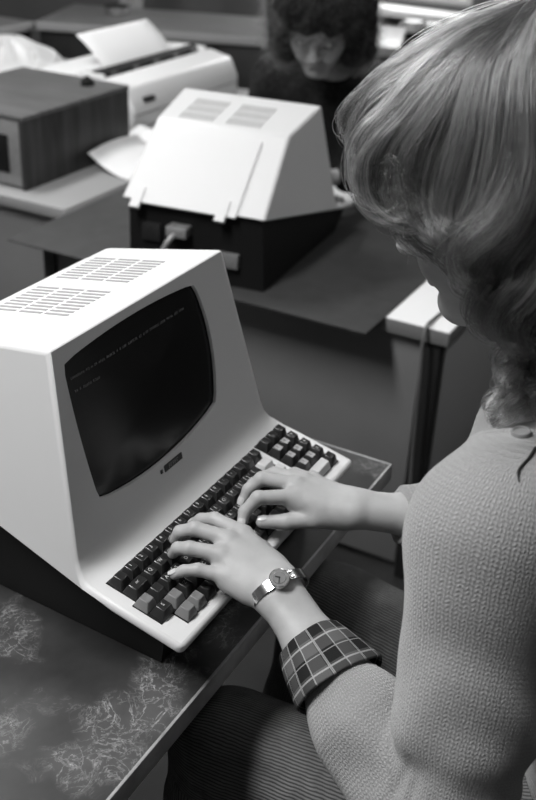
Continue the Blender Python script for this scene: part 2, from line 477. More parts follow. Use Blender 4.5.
    # rear connectors
    bm = bmesh.new(); bm_box(bm, (.105, .470, -.02), (.165, .492, .012), .002)
    from_bm('connector', bm, M['steel_grey'], bs, 30)
    bm = bmesh.new(); bm_box(bm, (.215, .476, .035), (.262, .512, .058), .003); bm_tube(bm, spline([(.24, .50, .045), (.25, .525, .03), (.27, .53, -.01), (.30, .52, -.056)], 14), .006, 10)
    from_bm('plug_and_lead', bm, M['panel_light'], bs, 40)
    bm = bmesh.new(); bm_box(bm, (.285, .472, .01), (.33, .489, .05), .002); from_bm('fuse_plate', bm, M['steel_dark'], bs, 30)
    # keyboard
    dy, dz = .126, .028; q = math.hypot(dy, dz); dy /= q; dz /= q
    def K(x, d, h): return (x, d * dy - h * dz, d * dz + h * dy)
    bm = bmesh.new()
    def slab(poly, h0, h1):
        a = [bm.verts.new(K(x, d, h0)) for x, d in poly]; b = [bm.verts.new(K(x, d, h1)) for x, d in poly]; n = len(poly)
        bm.faces.new(b); 
        for i in range(n): bm.faces.new((a[i], a[(i + 1) % n], b[(i + 1) % n], b[i]))
    slab([(.0195, .1095), (.0195, .0705), (.0125, .0705), (.0125, .0330), (.0320, .0330), (.0320, .0135), (.3265, .0135), (.3265, .1095)], -.002, .0007)
    slab([(.3375, .1105), (.3375, .0145), (.3965, .0145), (.3965, .1105)], -.002, .0007)
    from_bm('key_well', bm, M['shell_dark'], T, None)
    cache = {}
    def key(x, d, w, tone, legend=None, dd=.0184, h=.0118):
        bm = bmesh.new()
        W = w * .01905 - .0008; tx, td = .0036, .0038
        n = 5; rows = []
        a = [bm.verts.new(K(x + sx * W / 2, d + sd * dd / 2, .0009)) for sx, sd in ((-1, -1), (1, -1), (1, 1), (-1, 1))]
        cyd = d + .0006
        a2 = [bm.verts.new(K(x + sx * (W / 2 - tx), cyd + sd * (dd / 2 - td), h)) for sx, sd in ((-1, -1), (1, -1), (1, 1), (-1, 1))]
        fs = [bm.faces.new((a[i], a[(i + 1) % 4], a2[(i + 1) % 4], a2[i])) for i in range(4)]
        rc = [[bm.verts.new(K(x + (v0 - .5) * 2 * (W / 2 - tx) * q, cyd + (v1 - .5) * 2 * (dd / 2 - td) * q, h - dp)) for v0, v1 in ((0, 0), (1, 0), (1, 1), (0, 1))] for q, dp in ((.86, .0003), (.45, .0010))]
        tops = []
        for p_, q_ in ((a2, rc[0]), (rc[0], rc[1])): tops += [bm.faces.new((p_[i], p_[(i + 1) % 4], q_[(i + 1) % 4], q_[i])) for i in range(4)]
        tops.append(bm.faces.new(rc[1]))
        if tone == 'key_sheen':
            for f in tops: f.material_index = 2
        r = bmesh.ops.bevel(bm, geom=[e for e in bm.edges if all(v in a2 for v in e.verts) or (any(v in a for v in e.verts) and not all(v in a for v in e.verts))], offset=.0012, segments=2, profile=.5, affect='EDGES')
        mats = [M['key_black'], M['key_black'], M['key_sheen']] if tone == 'key_sheen' else [M[tone]]
        if legend:
            if tone != 'key_sheen': mats = [M[tone], M['legend'] if tone == 'key_black' else M['key_black']]
            ck = legend
            if ck not in cache:
                cu = bpy.data.curves.new('t', 'FONT'); cu.body = legend; cu.size = .0060 if len(legend) < 2 else .0034; cu.align_x = 'CENTER'; cu.align_y = 'CENTER'; cu.resolution_u = 2
                ob = bpy.data.objects.new('t', cu); me = bpy.data.meshes.new_from_object(ob)
                cache[ck] = ([tuple(v.co) for v in me.vertices], [tuple(p.vertices) for p in me.polygons])
                bpy.data.objects.remove(ob); bpy.data.meshes.remove(me); bpy.data.curves.remove(cu)
            vs, ff = cache[ck]; nv = [bm.verts.new(K(x + v[0], cyd + .001 + v[1], h - .0005)) for v in vs]
            for f in ff:
                try: bm.faces.new([nv[i] for i in f]).material_index = 1
                except ValueError: pass
        return from_bm('key', bm, mats, T, 60)
    P = .01905; r0, r1, r2, r3, r4 = .0990, .0799, .0609, .0419, .0228
    for k, c in enumerate(['', '1', '2', '3', '4', '5', '6', '7', '8', '9', '0', ':', '-', '', '', '']): key(.030 + k * P, r0, 1, 'key_black', c)
    key(.0345, r1, 1.5, 'key_black', 'ESC')
    for k, c in enumerate('QWERTYUIOP[]'): key(.058 + k * P, r1, 1, 'key_black', c)
    key(.058 + 12 * P, r1, 1, 'key_black'); key(.3095, r1, 1.4, 'key_light')
    key(.0226, r2, 1.0, 'key_grey')
    for k, c in enumerate(['', 'A', 'S', 'D', 'F', 'G', 'H', 'J', 'K', 'L', ';', '@', ']', '']): key(.0425 + k * P, r2, 1, 'key_black', c)
    key(.3135, r2, 1.1, 'key_light')
    key(.0265, r3, 1.15, 'key_black', 'S'); key(.0482, r3, 1.05, 'key_grey')
    for k, c in enumerate(['Z', 'X', 'C', 'V', 'B', 'N', 'M', ',', '.', '/', '']): key(.0680 + k * P, r3, 1, 'key_black', c)
    key(.2875, r3, 1.9, 'key_black')
    key(.0424, r4, 1, 'key_grey'); key(.0615, r4, 1, 'key_grey'); key(.0806, r4, 1, 'key_black')
    key(.138, r4, 4.9, 'key_black')
    for k in range(5): key(.1955 + k * P, r4, 1, 'key_black', '.' if k == 0 else None)
    key(.297, r4, 1.4, 'key_black')
    for r, row in enumerate((('', '', ''), ('7', '8', '9'), ('4', '5', '6'), ('1', '2', '3'))):
        for c in range(3): key(.3475 + c * .0192, .1005 - r * P, 1, 'key_black' if r == 0 or c == 2 else 'key_sheen', row[c] or None)
    key(.3475 + .0096, .1005 - 4 * P, 2, 'key_light'); key(.3475 + 2 * .0192, .1005 - 4 * P, 1, 'key_black')
    return T

term = make_terminal('white computer terminal with lit text lines, hands typing on its keyboard')
term.location = (0, 0, 0)
twin = copy_tree(term)
twin['label'] = 'white computer terminal seen from behind on the far desk, dark lower case showing'
twin['group'] = 'computer terminals on the desks'; term['group'] = 'computer terminals on the desks'
TA = 1.702; TX, TY, TZ = 1.617, .540, -.086
twin.location = (TX, TY, TZ); twin.rotation_euler = (0, 0, TA)
def TWP(p):
    c, s = math.cos(TA), math.sin(TA); return (TX + c * p[0] - s * p[1], TY + s * p[0] + c * p[1], TZ + p[2])

# ------------------------------------------------------------------ sweater / cloth materials
def node(nt, t, **k):
    n = nt.nodes.new(t)
    for a, v in k.items(): setattr(n, a, v)
    return n
def M2(nt, op, a, b=0.0, c=None):
    q = node(nt, 'ShaderNodeMath', operation=op)
    for i, v in enumerate((a, b) if c is None else (a, b, c)):
        if isinstance(v, (int, float)): q.inputs[i].default_value = v
        else: nt.links.new(v, q.inputs[i])
    return q.outputs[0]
def knit_mat(name, grey, col, row, strength):
    m = mat(name, grey, .95, .1); nt = m.node_tree; b = nt.nodes['Principled BSDF']
    b.inputs['Sheen Weight'].default_value = .35; b.inputs['Sheen Roughness'].default_value = .5
    at = node(nt, 'ShaderNodeAttribute', attribute_name='knit'); sp = node(nt, 'ShaderNodeSeparateXYZ'); nt.links.new(at.outputs['Vector'], sp.inputs[0])
    tc = node(nt, 'ShaderNodeTexCoord'); nz = node(nt, 'ShaderNodeTexNoise'); nz.inputs['Scale'].default_value = 120; nz.inputs['Detail'].default_value = 3
    nt.links.new(tc.outputs['Object'], nz.inputs['Vector'])
    wob = M2(nt, 'MULTIPLY', M2(nt, 'SUBTRACT', nz.outputs['Fac'], .5), .9)
    u = M2(nt, 'ADD', M2(nt, 'DIVIDE', sp.outputs[0], col), wob); v = M2(nt, 'DIVIDE', sp.outputs[1], row)
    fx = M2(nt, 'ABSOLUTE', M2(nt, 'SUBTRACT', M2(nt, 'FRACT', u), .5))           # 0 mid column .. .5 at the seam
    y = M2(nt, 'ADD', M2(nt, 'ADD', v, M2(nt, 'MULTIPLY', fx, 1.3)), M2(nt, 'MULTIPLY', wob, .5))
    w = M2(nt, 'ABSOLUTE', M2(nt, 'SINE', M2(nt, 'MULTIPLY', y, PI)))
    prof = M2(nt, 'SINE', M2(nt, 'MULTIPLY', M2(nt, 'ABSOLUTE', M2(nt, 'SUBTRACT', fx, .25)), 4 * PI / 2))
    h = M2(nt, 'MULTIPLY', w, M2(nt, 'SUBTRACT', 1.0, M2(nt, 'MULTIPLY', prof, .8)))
    n3 = node(nt, 'ShaderNodeTexNoise'); n3.inputs['Scale'].default_value = 900; nt.links.new(tc.outputs['Object'], n3.inputs['Vector'])
    hh = M2(nt, 'ADD', h, M2(nt, 'MULTIPLY', n3.outputs['Fac'], .7))
    bp = node(nt, 'ShaderNodeBump'); bp.inputs['Strength'].default_value = strength; bp.inputs['Distance'].default_value = .0016
    nt.links.new(hh, bp.inputs['Height']); nt.links.new(bp.outputs['Normal'], b.inputs['Normal'])
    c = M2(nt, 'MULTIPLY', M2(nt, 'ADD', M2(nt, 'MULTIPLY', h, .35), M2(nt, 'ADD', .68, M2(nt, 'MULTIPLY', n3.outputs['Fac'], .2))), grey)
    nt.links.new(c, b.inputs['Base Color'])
    return m
def cord_mat(name, lo, hi, w):
    m = mat(name, lo, .95, .1); nt = m.node_tree; b = nt.nodes['Principled BSDF']
    at = node(nt, 'ShaderNodeAttribute', attribute_name='knit'); sp = node(nt, 'ShaderNodeSeparateXYZ'); nt.links.new(at.outputs['Vector'], sp.inputs[0])
    tc = node(nt, 'ShaderNodeTexCoord'); nz = node(nt, 'ShaderNodeTexNoise'); nz.inputs['Scale'].default_value = 60; nt.links.new(tc.outputs['Object'], nz.inputs['Vector'])
    u = M2(nt, 'ADD', M2(nt, 'DIVIDE', sp.outputs[0], w), M2(nt, 'MULTIPLY', nz.outputs['Fac'], .8))
    s = M2(nt, 'ABSOLUTE', M2(nt, 'SINE', M2(nt, 'MULTIPLY', u, PI)))
    c = M2(nt, 'ADD', lo, M2(nt, 'MULTIPLY', M2(nt, 'MULTIPLY', s, M2(nt, 'ADD', .6, nz.outputs['Fac'])), hi - lo))
    nt.links.new(c, b.inputs['Base Color'])
    bp = node(nt, 'ShaderNodeBump'); bp.inputs['Strength'].default_value = .6; bp.inputs['Distance'].default_value = .0012
    nt.links.new(s, bp.inputs['Height']); nt.links.new(bp.outputs['Normal'], b.inputs['Normal'])
    return m
def plaid_mat(name):
    m = mat(name, .1, .9, .1); nt = m.node_tree; b = nt.nodes['Principled BSDF']
    at = node(nt, 'ShaderNodeAttribute', attribute_name='knit'); sp = node(nt, 'ShaderNodeSeparateXYZ'); nt.links.new(at.outputs['Vector'], sp.inputs[0])
    def bands(src, per, w, off=0.0):
        f = M2(nt, 'FRACT', M2(nt, 'ADD', M2(nt, 'DIVIDE', src, per), off)); return M2(nt, 'LESS_THAN', f, w)
    U, V = sp.outputs[0], sp.outputs[1]
    du = bands(U, .030, .55); dv = bands(V, .034, .5, .2)
    lu = M2(nt, 'MAXIMUM', bands(U, .015, .065, .02), bands(U, .030, .03, .55)); lv = M2(nt, 'MAXIMUM', bands(V, .017, .06, .25), bands(V, .034, .03, .6))
    base = M2(nt, 'SUBTRACT', .105, M2(nt, 'MULTIPLY', M2(nt, 'ADD', du, dv), .045))
    c = M2(nt, 'ADD', base, M2(nt, 'MULTIPLY', M2(nt, 'MAXIMUM', lu, lv), .22))
    nt.links.new(c, b.inputs['Base Color'])
    tc = node(nt, 'ShaderNodeTexCoord'); nz = node(nt, 'ShaderNodeTexNoise'); nz.inputs['Scale'].default_value = 900; nt.links.new(tc.outputs['Object'], nz.inputs['Vector'])
    bp = node(nt, 'ShaderNodeBump'); bp.inputs['Strength'].default_value = .3; bp.inputs['Distance'].default_value = .001
    nt.links.new(nz.outputs['Fac'], bp.inputs['Height']); nt.links.new(bp.outputs['Normal'], b.inputs['Normal'])
    return m
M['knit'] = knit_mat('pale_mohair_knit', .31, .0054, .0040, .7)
M['cord'] = cord_mat('dark_corduroy', .03, .15, .0042)
M['plaid'] = plaid_mat('plaid_cotton')
M['collar'] = mat('pale_cotton', .5, .85, .1, bump=(900, .15))

# ------------------------------------------------------------------ the typist
V3 = lambda *a: np.array(a, float)
FLOOR = -.80
HP = {  # finger joints: knuckle, middle joint, end joint, tip
 'Lp': [(.078,.004,.034),(.068,.033,.038),(.061,.046,.036),(.056,.055,.0305)], 'Lr': [(.093,.020,.047),(.081,.052,.050),(.080,.066,.045),(.081,.073,.0345)],
 'Lm': [(.113,.023,.053),(.104,.060,.058),(.100,.076,.050),(.100,.083,.037)], 'Li': [(.132,.015,.051),(.137,.055,.052),(.137,.072,.045),(.137,.081,.0365)],
 'Lt': [(.117,-.030,.030),(.138,-.005,.032),(.147,.022,.029),(.149,.040,.027)],
 'Ri': [(.232,.001,.049),(.203,.033,.053),(.191,.043,.037),(.182,.041,.0275)], 'Rm': [(.249,.008,.054),(.232,.045,.058),(.222,.056,.045),(.214,.058,.0325)],
 'Rr': [(.268,.008,.050),(.262,.043,.050),(.256,.058,.042),(.252,.066,.0335)], 'Rp': [(.284,.001,.043),(.286,.028,.042),(.283,.041,.036),(.281,.050,.031)],
 'Rt': [(.252,-.046,.030),(.232,-.026,.028),(.213,.000,.026),(.199,.024,.0250)]}
for _k in HP:
    o_ = (.007, -.005, -.0006) if _k[0] == 'L' else (.002, -.004, -.0008)
    HP[_k] = [(p[0] + o_[0], p[1] + o_[1], p[2] + o_[2]) for p in HP[_k]]
WL, EL, SL = V3(.099, -.053, .030), V3(-.031, -.300, -.070), V3(.072, -.272, .200)
WR, ER, SR = V3(.268, -.064, .034), V3(.455, -.300, -.030), V3(.425, -.285, .20)
def hand(pre, W):
    pr = []
    for f, r in (('p', .0068), ('r', .0076), ('m', .0080), ('i', .0080)):
        j = [np.array(p) for p in HP[pre + f]]
        i = 'prmi'.index(f)
        ac = np.array(HP[pre + 'i'][0]) - np.array(HP[pre + 'p'][0])
        w = W + ac * (i - 1.5) * .19
        pr.append(prim(w, j[0] + V3(0, 0, -.0035), .0135, r * 1.36, .014))
        c = V3(*j[0]) * .55 + w * .45 + V3(0, 0, -.008); pr.append(prim(c, j[0] + V3(0, 0, -.008), .009, r * 1.1, .012))
    fing = []
    for f, r in (('p', .0068), ('r', .0076), ('m', .0080), ('i', .0080)):
        j = [np.array(p) for p in HP[pre + f]]
        fing.append(prim(j[0], j[1], r * 1.18, r * 1.02, .005)); fing.append(prim(j[1], j[2], r * 1.02, r * .90, .003)); fing.append(prim(j[2], j[3], r * .90, r * .78, .003))
    j = [np.array(p) for p in HP[pre + 't']]
    fing += [prim(W * .75 + j[0] * .25, j[0], .015, .0145, .012), prim(j[0], j[1], .0145, .0112, .012), prim(j[1], j[2], .0104, .0092, .004), prim(j[2], j[3], .0094, .0074, .003)]
    return pr + fing
def forearm(W, E, S):
    d = (E - W) / np.linalg.norm(E - W); side = np.cross(d, V3(0, 0, 1)); side /= np.linalg.norm(side)
    out = []
    for s in (-1, 1):
        out.append(prim(W + side * s * .0085, W + d * .07 + side * s * .008, .0175, .020, .012))
        out.append(prim(W + d * .07 + side * s * .008, E - d * .06 + side * s * .010, .020, .031, .012))
    out.append(prim(E - d * .07, E, .036, .038, .02)); out.append(prim(E, S, .038, .046, .02))
    return out
# head frame: forward f, up u, her side l
HC = V3(.250, -.187, .449); PITCH = math.radians(24)
hf = V3(0, math.cos(PITCH), -math.sin(PITCH)); hu = V3(0, math.sin(PITCH), math.cos(PITCH)); hl = V3(-1, 0, 0)
def HL(l, f, u): return HC + l * hl + f * hf + u * hu
def hp(a, b, ra, rb=None, k=.02): return prim(HL(*a), HL(*b), ra, rb, k)
body = [prim((.25, -.455, -.245), (.25, -.44, -.12), .10, .10, .06), prim((.19, -.46, -.255), (.31, -.46, -.255), .095, .095, .05)]
body += [prim((.25, -.44, -.12), (.25, -.385, .03), .098, .105, .06), prim((.19, -.37, .06), (.17, -.325, .13), .085, .07, .06), prim((.31, -.37, .06), (.33, -.325, .13), .085, .07, .06)]
body += [prim((.25, -.345, .10), (.25, -.30, .20), .09, .055, .06), prim(SL + V3(.02, 0, 0), (.25, -.29, .215), .046, .05, .04), prim(SR - V3(.02, 0, 0), (.25, -.29, .215), .046, .05, .04)]
body += [prim((.25, -.295, .20), HL(0, -.035, -.06), .052, .050, .03)]
for hx, kx, ax in ((.165, .105, .10), (.335, .385, .39)):
    body += [prim((hx, -.44, -.262), (kx, .00, -.238), .078, .054, .04), prim((kx, .00, -.242), (ax, .045, -.50), .052, .046, .03), prim((ax, .045, -.50), (ax, .03, -.72), .046, .034, .03),
             prim((ax, .015, FLOOR + .045), (ax + .005, .15, FLOOR + .032), .036, .026, .02), prim((ax, .03, -.72), (ax, .02, FLOOR + .05), .034, .036, .02)]
head = [hp((0, -.022, .028), (0, .02, .032), .082, .080), hp((0, .035, -.005), (0, .045, .035), .062, .058), hp((.028, .035, -.045), (.012, .068, -.098), .036, .020), hp((-.028, .035, -.045), (-.012, .068, -.098), .036, .020),
        hp((0, .074, -.100), (0, .070, -.104), .019, .019, .015), hp((.036, .058, -.030), (.03, .066, -.05), .026, .022, .02), hp((-.036, .058, -.030), (-.03, .066, -.05), .026, .022, .02),
        hp((.018, .090, .016), (.045, .076, .016), .011, .011, .012), hp((-.018, .090, .016), (-.045, .076, .016), .011, .011, .012),
        hp((0, .094, .008), (0, .112, -.034), .0075, .0105, .008), hp((.010, .100, -.037), (-.010, .100, -.037), .008, .008, .008),
        hp((-.018, .088, -.060), (.018, .088, -.060), .0065, .0065, .004), hp((-.015, .087, -.070), (.015, .087, -.070), .0075, .0075, .004)]
for s in (-1, 1):
    head += [hp((s * .080, -.012, .014), (s * .084, -.020, -.004), .012, .012, .006), hp((s * .082, -.006, -.022), (s * .080, -.004, -.026), .009, .007, .008)]
skin = body + forearm(WL, EL, SL) + forearm(WR, ER, SR) + head + hand('L', WL) + hand('R', WR)
def eye_mod(P, d):
    for s in (-1, 1):
        c = HL(s * .033, .083, -.004); q = np.linalg.norm(P - c, axis=1) - .0155
        d = np.maximum(d, -q)
    return d
typist = thing('person', 'woman with wavy fair hair in pale knit sweater typing, wristwatch on her wrist', 'person', (.25, -.45, -.35))
inv = -np.array(typist.location)
def child_of(o, t):           # keep world placement under an Empty
    o.parent = t; o.matrix_parent_inverse = Matrix.Translation(-Vector(t.location)); return o
b_ = sdf_obj('body', skin, .0026, M['skin'], mod=eye_mod); child_of(b_, typist)
for s in (-1, 1):
    bm = bmesh.new(); bmesh.ops.create_uvsphere(bm, u_segments=20, v_segments=14, radius=.0125, matrix=Matrix.Translation(Vector(HL(s * .033, .080, -.004))))
    e = from_bm('eye', bm, M['eye'], None, 60); child_of(e, typist)
    bm = bmesh.new(); bmesh.ops.create_uvsphere(bm, u_segments=16, v_segments=10, radius=.0056, matrix=Matrix.Translation(Vector(HL(s * .033, .0875, -.0065))))
    p = from_bm('iris', bm, M['shell_dark'], None, 60); p.parent = e
# nails
for k, j in HP.items():
    a, b = np.array(j[2]), np.array(j[3]); d = (b - a) / np.linalg.norm(b - a); r = {'p': .0068, 'r': .0076, 'm': .008, 'i': .008, 't': .0095}[k[1]] * .80
    up = np.array(j[1]) - np.array(j[3]); up = V3(0, 0, 1) - d * d[2]
    up /= np.linalg.norm(up); sd = np.cross(d, up)
    bm = bmesh.new(); grid = []
    for i in range(5):
        row = []
        for q in range(7):
            t = (i / 4) * .0095 - .0045; an = (q - 3) / 3 * .75 * (1 - .25 * (abs(i - 2) / 2) ** 2)
            p_ = b + d * t + (up * math.cos(an) + sd * math.sin(an)) * (r * 1.0 + .0008 - max(0, t) * .18)
            row.append(bm.verts.new(tuple(p_)))
        grid.append(row)
    for i in range(4):
        for q in range(6): bm.faces.new((grid[i][q], grid[i][q + 1], grid[i + 1][q + 1], grid[i + 1][q]))
    n_ = from_bm('fingernail', bm, M['nail'], None, 60); n_.parent = b_

# sweater
def grow(p, e): return (p[0], p[1], p[2] + e, p[3] + e, p[4])
fl = (EL - WL) / np.linalg.norm(EL - WL); fr = (ER - WR) / np.linalg.norm(ER - WR)
CUFF0 = WL + fl * .066; SLV0 = WL + fl * .112
sw = [prim(SLV0, WL + fl * .165, .036, .049, .02), prim(WL + fl * .17, EL, .049, .055, .02), prim(EL, EL + (SL - EL) * .42, .056, .055, .02), prim(EL + (SL - EL) * .44, SL, .067, .066, .006), prim(SL, V3(.20, -.30, .212), .066, .052, .05)]
sw += [prim(WR + fr * .055, WR + fr * .12, .034, .044, .02), prim(WR + fr * .12, ER, .046, .056, .02), prim(ER, SR, .056, .064, .04), prim(SR, V3(.30, -.30, .212), .064, .052, .05)]
sw += [grow(body[2], .022), grow(body[3], .028), grow(body[4], .028), grow(body[5], .022), prim((.25, -.46, -.20), (.25, -.44, -.10), .125, .122, .06), prim((.19, -.45, -.19), (.31, -.45, -.19), .115, .115, .05)]
sw += [prim((.25, -.297, .20), (.25, -.272, .255), .085, .072, .04), prim(SL + V3(.03, .0, -.005), (.203, -.268, .243), .054, .050, .04), prim(SR - V3(.03, 0, .0), (.295, -.278, .262), .060, .046, .04)]
nk0, nk1 = V3(.25, -.287, .224), V3(.25, -.266, .264); nd = (nk1 - nk0) / np.linalg.norm(nk1 - nk0)
aU = (SL - EL) / np.linalg.norm(SL - EL)
def gauss_ring(P, c, n, w, amp, lim):
    q = (P - c) @ n; r = np.linalg.norm(P - c, axis=1)
    return amp * np.exp(-(q / w) ** 2) * np.clip(1 - (r / lim) ** 4, 0, 1)
el_in = EL + (WL - EL) * .22 + V3(.02, .02, .03)
def sw_mod(P, d):
    # open sleeve ends and neck
    for c, n in ((SLV0, -fl), (WR + fr * .058, -fr)):
        q = (P - c) @ n
        near = np.linalg.norm(P - c, axis=1) < .09
        d = np.where(near, np.maximum(d, q), d)
    q = (P - nk1) @ nd; r = np.linalg.norm(P - nk1, axis=1)
    d = np.where(r < .2, np.maximum(d, q - np.maximum(r - .112, 0) * 1.5), d)
    d = np.maximum(d, -.150 - P[:, 2])
    # folds: around the inner elbow, along the sleeve, at the armpit
    bis = (fl + aU); bis = (-fl + aU) / np.linalg.norm(-fl + aU)
    nrm = np.cross(np.cross(fl, aU), bis); 
    for k, (off, amp, w) in enumerate(((.030, .0055, .006), (.052, .004, .006), (.004, .0045, .007), (-.030, .004, .008))):
        n1 = fl * 1.0 + np.array([.25, -.1, .35]) * (.5 if k % 2 else 1.0); n1 /= np.linalg.norm(n1)
        d = d + gauss_ring(P, EL - fl * off, n1, w, amp * .7, .10)
    d = d + .0022 * np.sin(P @ V3(62, 38, 55) + 1.5 * np.sin(P @ V3(21, -35, 17))) * np.clip(1 - np.linalg.norm(P - (EL * .7 + SL * .3), axis=1) / .26, 0, 1)
    n2 = V3(.9, .15, -.3); n2 /= np.linalg.norm(n2)
    d = d + gauss_ring(P, SL + V3(.050, .055, -.06), n2, .012, .006, .10)
    d = d + gauss_ring(P, SL + V3(.045, .050, -.095), V3(.5, .3, .8), .014, .004, .08)
    return d
SH = V3(.085, -.285, .21)
uvp = [prim(SLV0, EL, .040, .056), prim(EL, SH, .056, .068), prim(WR + fr * .055, ER, .036, .056), prim(ER, V3(.415, -.29, .21), .056, .068), prim((.25, -.44, -.2), (.25, -.28, .26), .13, .12)]
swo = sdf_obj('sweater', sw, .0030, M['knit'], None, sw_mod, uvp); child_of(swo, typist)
# ribbed edges: neckband
def ring_loft(name, c, ax, prof, m, n=64, sx=1.0, sy=1.0, lim=None, ref=(0, 0, 1)):
    """prof: (along, radius); uv in metres; lim = (a0, a1) angular span for an open band"""
    ax = np.array(ax) / np.linalg.norm(ax); r = np.array(ref, float); u = np.cross(ax, r); u /= np.linalg.norm(u); w = np.cross(ax, u)
    vs = []; uv = []; a0, a1 = lim or (0, 2 * PI); cnt = n + 1 if lim else n
    run = 0
    for i, (s, rr) in enumerate(prof):
        if i: run += math.hypot(s - prof[i - 1][0], rr - prof[i - 1][1])
        for k in range(cnt):
            a = a0 + (a1 - a0) * k / n; wob = 1 + .035 * math.sin(3 * a + s * 60) + .02 * math.sin(7 * a)
            vs.append(np.array(c) + ax * s + (u * math.cos(a) * sx + w * math.sin(a) * sy) * rr * wob); uv.append((a * .038, run, 0))
    fs = []
    for i in range(len(prof) - 1):
        for k in range(n): fs.append((i * cnt + k, i * cnt + (k + 1) % cnt, (i + 1) * cnt + (k + 1) % cnt, (i + 1) * cnt + k))
    o = from_pydata(name, vs, fs, m, None, True)
    at = o.data.attributes.new('knit', 'FLOAT_VECTOR', 'POINT'); at.data.foreach_set('vector', np.array(uv, np.float32).ravel()); return o
o = ring_loft('shirt_cuff', CUFF0, fl, [(.030, .031), (.010, .0300), (.000, .0310), (-.0012, .0325), (.001, .0340), (.020, .0390), (.040, .0440), (.054, .0475), (.0565, .0465), (.054, .0445), (.030, .0390)], M['plaid'], 72, 1.05, .95)
o['label'] = 'rolled plaid shirt cuff'; child_of(o, typist)
o = ring_loft('neckband', nk0 + nd * .022, nd, [(-.006, .0760), (.000, .0785), (.010, .0765), (.022, .0710), (.027, .0690), (.024, .0665), (.005, .066)], M['collar'], 72, 1.12, .95); o['label'] = 'smooth pale neckband'; child_of(o, typist)
# trousers
tr = []
for p in body[9:19]:
    if p[0][2] > FLOOR + .1: tr.append(grow(p, .014))
tr += [grow(body[0], .012), grow(body[1], .014)]
def tr_mod(P, d):
    d = np.maximum(d, (FLOOR + .085) - P[:, 2])
    return d + .0018 * np.sin(P @ V3(40, 25, 60)) * 1.0
o = sdf_obj('trousers', tr, .0045, M['cord'], None, tr_mod, True); o['label'] = 'dark corduroy trousers'; child_of(o, typist)
for ax in (.10, .39):
    sh = sdf_obj('shoe', [prim((ax, .005, FLOOR + .045), (ax + .006, .16, FLOOR + .036), .044, .034, .02), prim((ax, .02, FLOOR + .06), (ax, .0, FLOOR + .05), .044, .044, .02)], .004, M['steel_dark'], None, lambda P, d: np.maximum(d, FLOOR - P[:, 2] + .002)); child_of(sh, typist)
# wristwatch
wt = bpy.data.objects.new('wristwatch', None); COL.objects.link(wt); wt['label'] = 'steel wristwatch with expanding strap'; child_of(wt, typist)
wc = WL + fl * .003; upv = V3(0, 0, 1) - fl * fl[2]; upv /= np.linalg.norm(upv); sdv = np.cross(fl, upv)
def band(name, prof, r0, m, a0, a1, sx, sy, tilt=0.0, n=40):
    vs = []; 
    for k in range(n + 1):
        a = a0 + (a1 - a0) * k / n
        for (s, r) in prof:
            e = upv * math.cos(a) * sy + sdv * math.sin(a) * sx
            vs.append(wc - sdv * .0025 + fl * (s) + e * (r0 + r))
    q = len(prof); fs = []
    for k in range(n):
        for i in range(q): fs.append((k * q + i, k * q + (i + 1) % q, (k + 1) * q + (i + 1) % q, (k + 1) * q + i))
    return from_pydata(name, vs, fs, m, wt, angle=40)
st = band('strap', [(-.0055, 0), (.0055, 0), (.0055, .0016), (-.0055, .0016)], .0255, M['metal'], .30 + .24, .30 + 2 * PI - .40, 1.24, .98)
FA = .30   # face sits a little to the outer side of the wrist
fd = upv * math.cos(FA) + sdv * math.sin(FA); fs_ = np.cross(fl, fd)
fc = wc - sdv * .0025 + fd * .0255
def disc(name, r, h0, h1, m, par, n=36, dome=0.0, ry=1.0):
    bm = bmesh.new(); rings = []
    for (rr, hh) in ((r, h0), (r, h1 - .0006), (r * .93, h1), (r * .5, h1 + dome * .7)):
        rings.append([bm.verts.new(tuple(fc + fd * hh + (fl * math.cos(2 * PI * k / n) * ry + fs_ * math.sin(2 * PI * k / n)) * rr)) for k in range(n)])
    for a, b in zip(rings, rings[1:]):
        for k in range(n): bm.faces.new((a[k], a[(k + 1) % n], b[(k + 1) % n], b[k]))
    bm.faces.new(rings[-1]); return from_bm(name, bm, m, par, 35)
cs = disc('watch_case', .0105, -.003, .0045, M['metal'], wt)
dl = disc('dial', .0072, .004, .0050, M['dial'], wt)
bm = bmesh.new()
for (ang, L, w) in ((.6, .0062, .0005), (2.4, .0045, .0007)):
    e = fl * math.cos(ang) + fs_ * math.sin(ang); g = np.cross(fd, e); c0 = fc + fd * .0053
    bm.faces.new([bm.verts.new(tuple(c0 + e * a + g * b)) for a, b in ((-.001, -w), (L, -w), (L, w), (-.001, w))])
h_ = from_bm('watch_hands', bm, M['shell_dark'], None, None); h_.parent = dl
bm = bmesh.new()
for s in (-1, 1):
    p = fc + fs_ * s * .0118 - fd * .001
    for q in (-.003, .003): bm_tube(bm, [tuple(p + fl * q), tuple(p + fl * q + fs_ * s * .0035 - fd * .002)], .0016, 8)
lg = from_bm('lug', bm, M['metal'], None, 40); lg.parent = cs
# button and slit at the shoulder
def on_sweater(P0, dirn):
    P = np.array(P0, float)[None]; d = np.array(dirn) / np.linalg.norm(dirn)
    for _ in range(60):
        v = sw_mod(P, sdf_prims(P, sw)); 
        if v[0] < .0004: break
        P = P + d * v[0] * .7
    return P[0]

